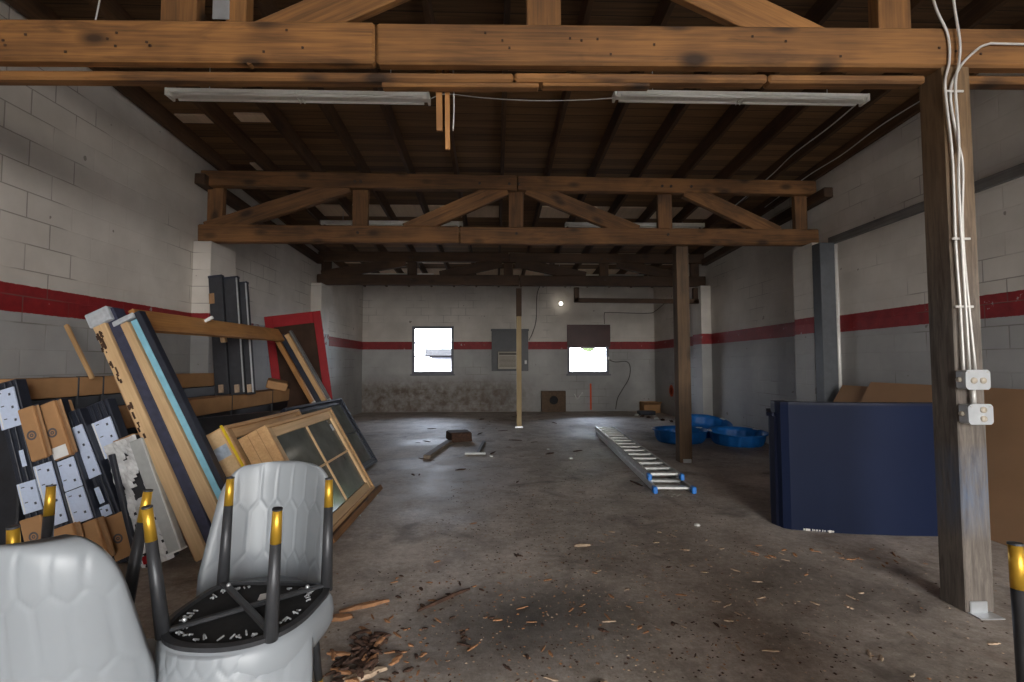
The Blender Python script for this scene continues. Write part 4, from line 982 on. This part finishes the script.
for k in range(9):
    bm = bmesh.new(); bmesh.ops.create_icosphere(bm, subdivisions=1, radius=.05)
    for v in bm.verts: v.co = V((v.co.x*r.uniform(.7, 1.4), v.co.y*r.uniform(.7, 1.4), max(-.015, v.co.z*.7)))
    tag(obj('rubble', bm, 'paper' if k % 3 == 0 else 'rot', None, T(3.55+k*.07+r.uniform(-.05, .05), 12.3-k*.28, .015)), ('white' if k % 3 == 0 else 'dark')+' lump of rubble along the foot of the right wall by the back corner', 'rubble', ('white' if k % 3 == 0 else 'dark')+' rubble along the right wall')

# ------------------------------------------------------------------ light: daylight from the sky through the loading door and the back windows
w = bpy.data.worlds.new('World'); S.world = w; w.use_nodes = True; nt = w.node_tree; nt.nodes.clear()
out = nt.nodes.new('ShaderNodeOutputWorld'); bg = nt.nodes.new('ShaderNodeBackground'); nt.links.new(bg.outputs[0], out.inputs[0])
tc = nt.nodes.new('ShaderNodeTexCoord'); sp = nt.nodes.new('ShaderNodeSeparateXYZ'); nt.links.new(tc.outputs['Generated'], sp.inputs[0])
c = ramp(nt, math_(nt, 'ADD', math_(nt, 'MULTIPLY', sp.outputs[2], .5), .5), [(.45, (.25, .23, .20)), (.5, (1.0, .98, .95)), (1.0, (.72, .83, 1.0))])
dirn = math_(nt, 'ADD', math_(nt, 'MULTIPLY', sp.outputs[1], .5), .5, clamp=True)   # bluer sky away from the sun
nt.links.new(mix(nt, dirn, mix(nt, .999, c.outputs[0], (1.0, .985, .95), 'MULTIPLY'), mix(nt, .999, c.outputs[0], (.87, .96, 1.12), 'MULTIPLY')), bg.inputs[0]); bg.inputs[1].default_value = 22.0
def portal(name, loc, rot, sx, sy):
    l = bpy.data.lights.new(name, 'AREA'); l.shape = 'RECTANGLE'; l.size = sx; l.size_y = sy; l.cycles.is_portal = True
    o = bpy.data.objects.new(name, l); COL.objects.link(o); o.location = loc; o.rotation_euler = rot
portal('door_daylight', ((OP[0]+OP[1])/2, YF, OP[2]/2), (math.pi/2, 0, 0), OP[1]-OP[0], OP[2])
for k, W in enumerate((W1, W2)): portal('window_daylight', ((W[0]+W[1])/2, YB+.19, (W[2]+W[3])/2), (-math.pi/2, 0, 0), W[1]-W[0], W[3]-W[2])

# ------------------------------------------------------------------ camera
cam = bpy.data.cameras.new('camera'); co = bpy.data.objects.new('camera', cam); COL.objects.link(co)
cam.sensor_width = 36; cam.lens = 490.3/1024*36; cam.clip_start = .05; cam.clip_end = 200
pi_, ya, ro = .0469, .034, -.002
r0 = V((math.cos(ya), -math.sin(ya), 0)); f0 = V((math.sin(ya), math.cos(ya), 0)); up = V((0, 0, 1))
fw = f0*math.cos(pi_)+up*math.sin(pi_); u0 = -f0*math.sin(pi_)+up*math.cos(pi_)
R_ = r0*math.cos(ro)+u0*math.sin(ro); U_ = u0*math.cos(ro)-r0*math.sin(ro)
mm = Matrix((R_, U_, -fw)).transposed().to_4x4(); mm.translation = (0, 0, 1.30); co.matrix_world = mm
S.camera = co
S.view_settings.view_transform = 'Standard'; S.view_settings.look = 'None'; S.view_settings.gamma = 1; S.view_settings.use_curve_mapping = False
S.view_settings.exposure = 0.0
S.cycles.use_denoising = True; S.cycles.max_bounces = 10; S.cycles.diffuse_bounces = 6; S.cycles.transparent_max_bounces = 12
S.cycles.sample_clamp_indirect = 6
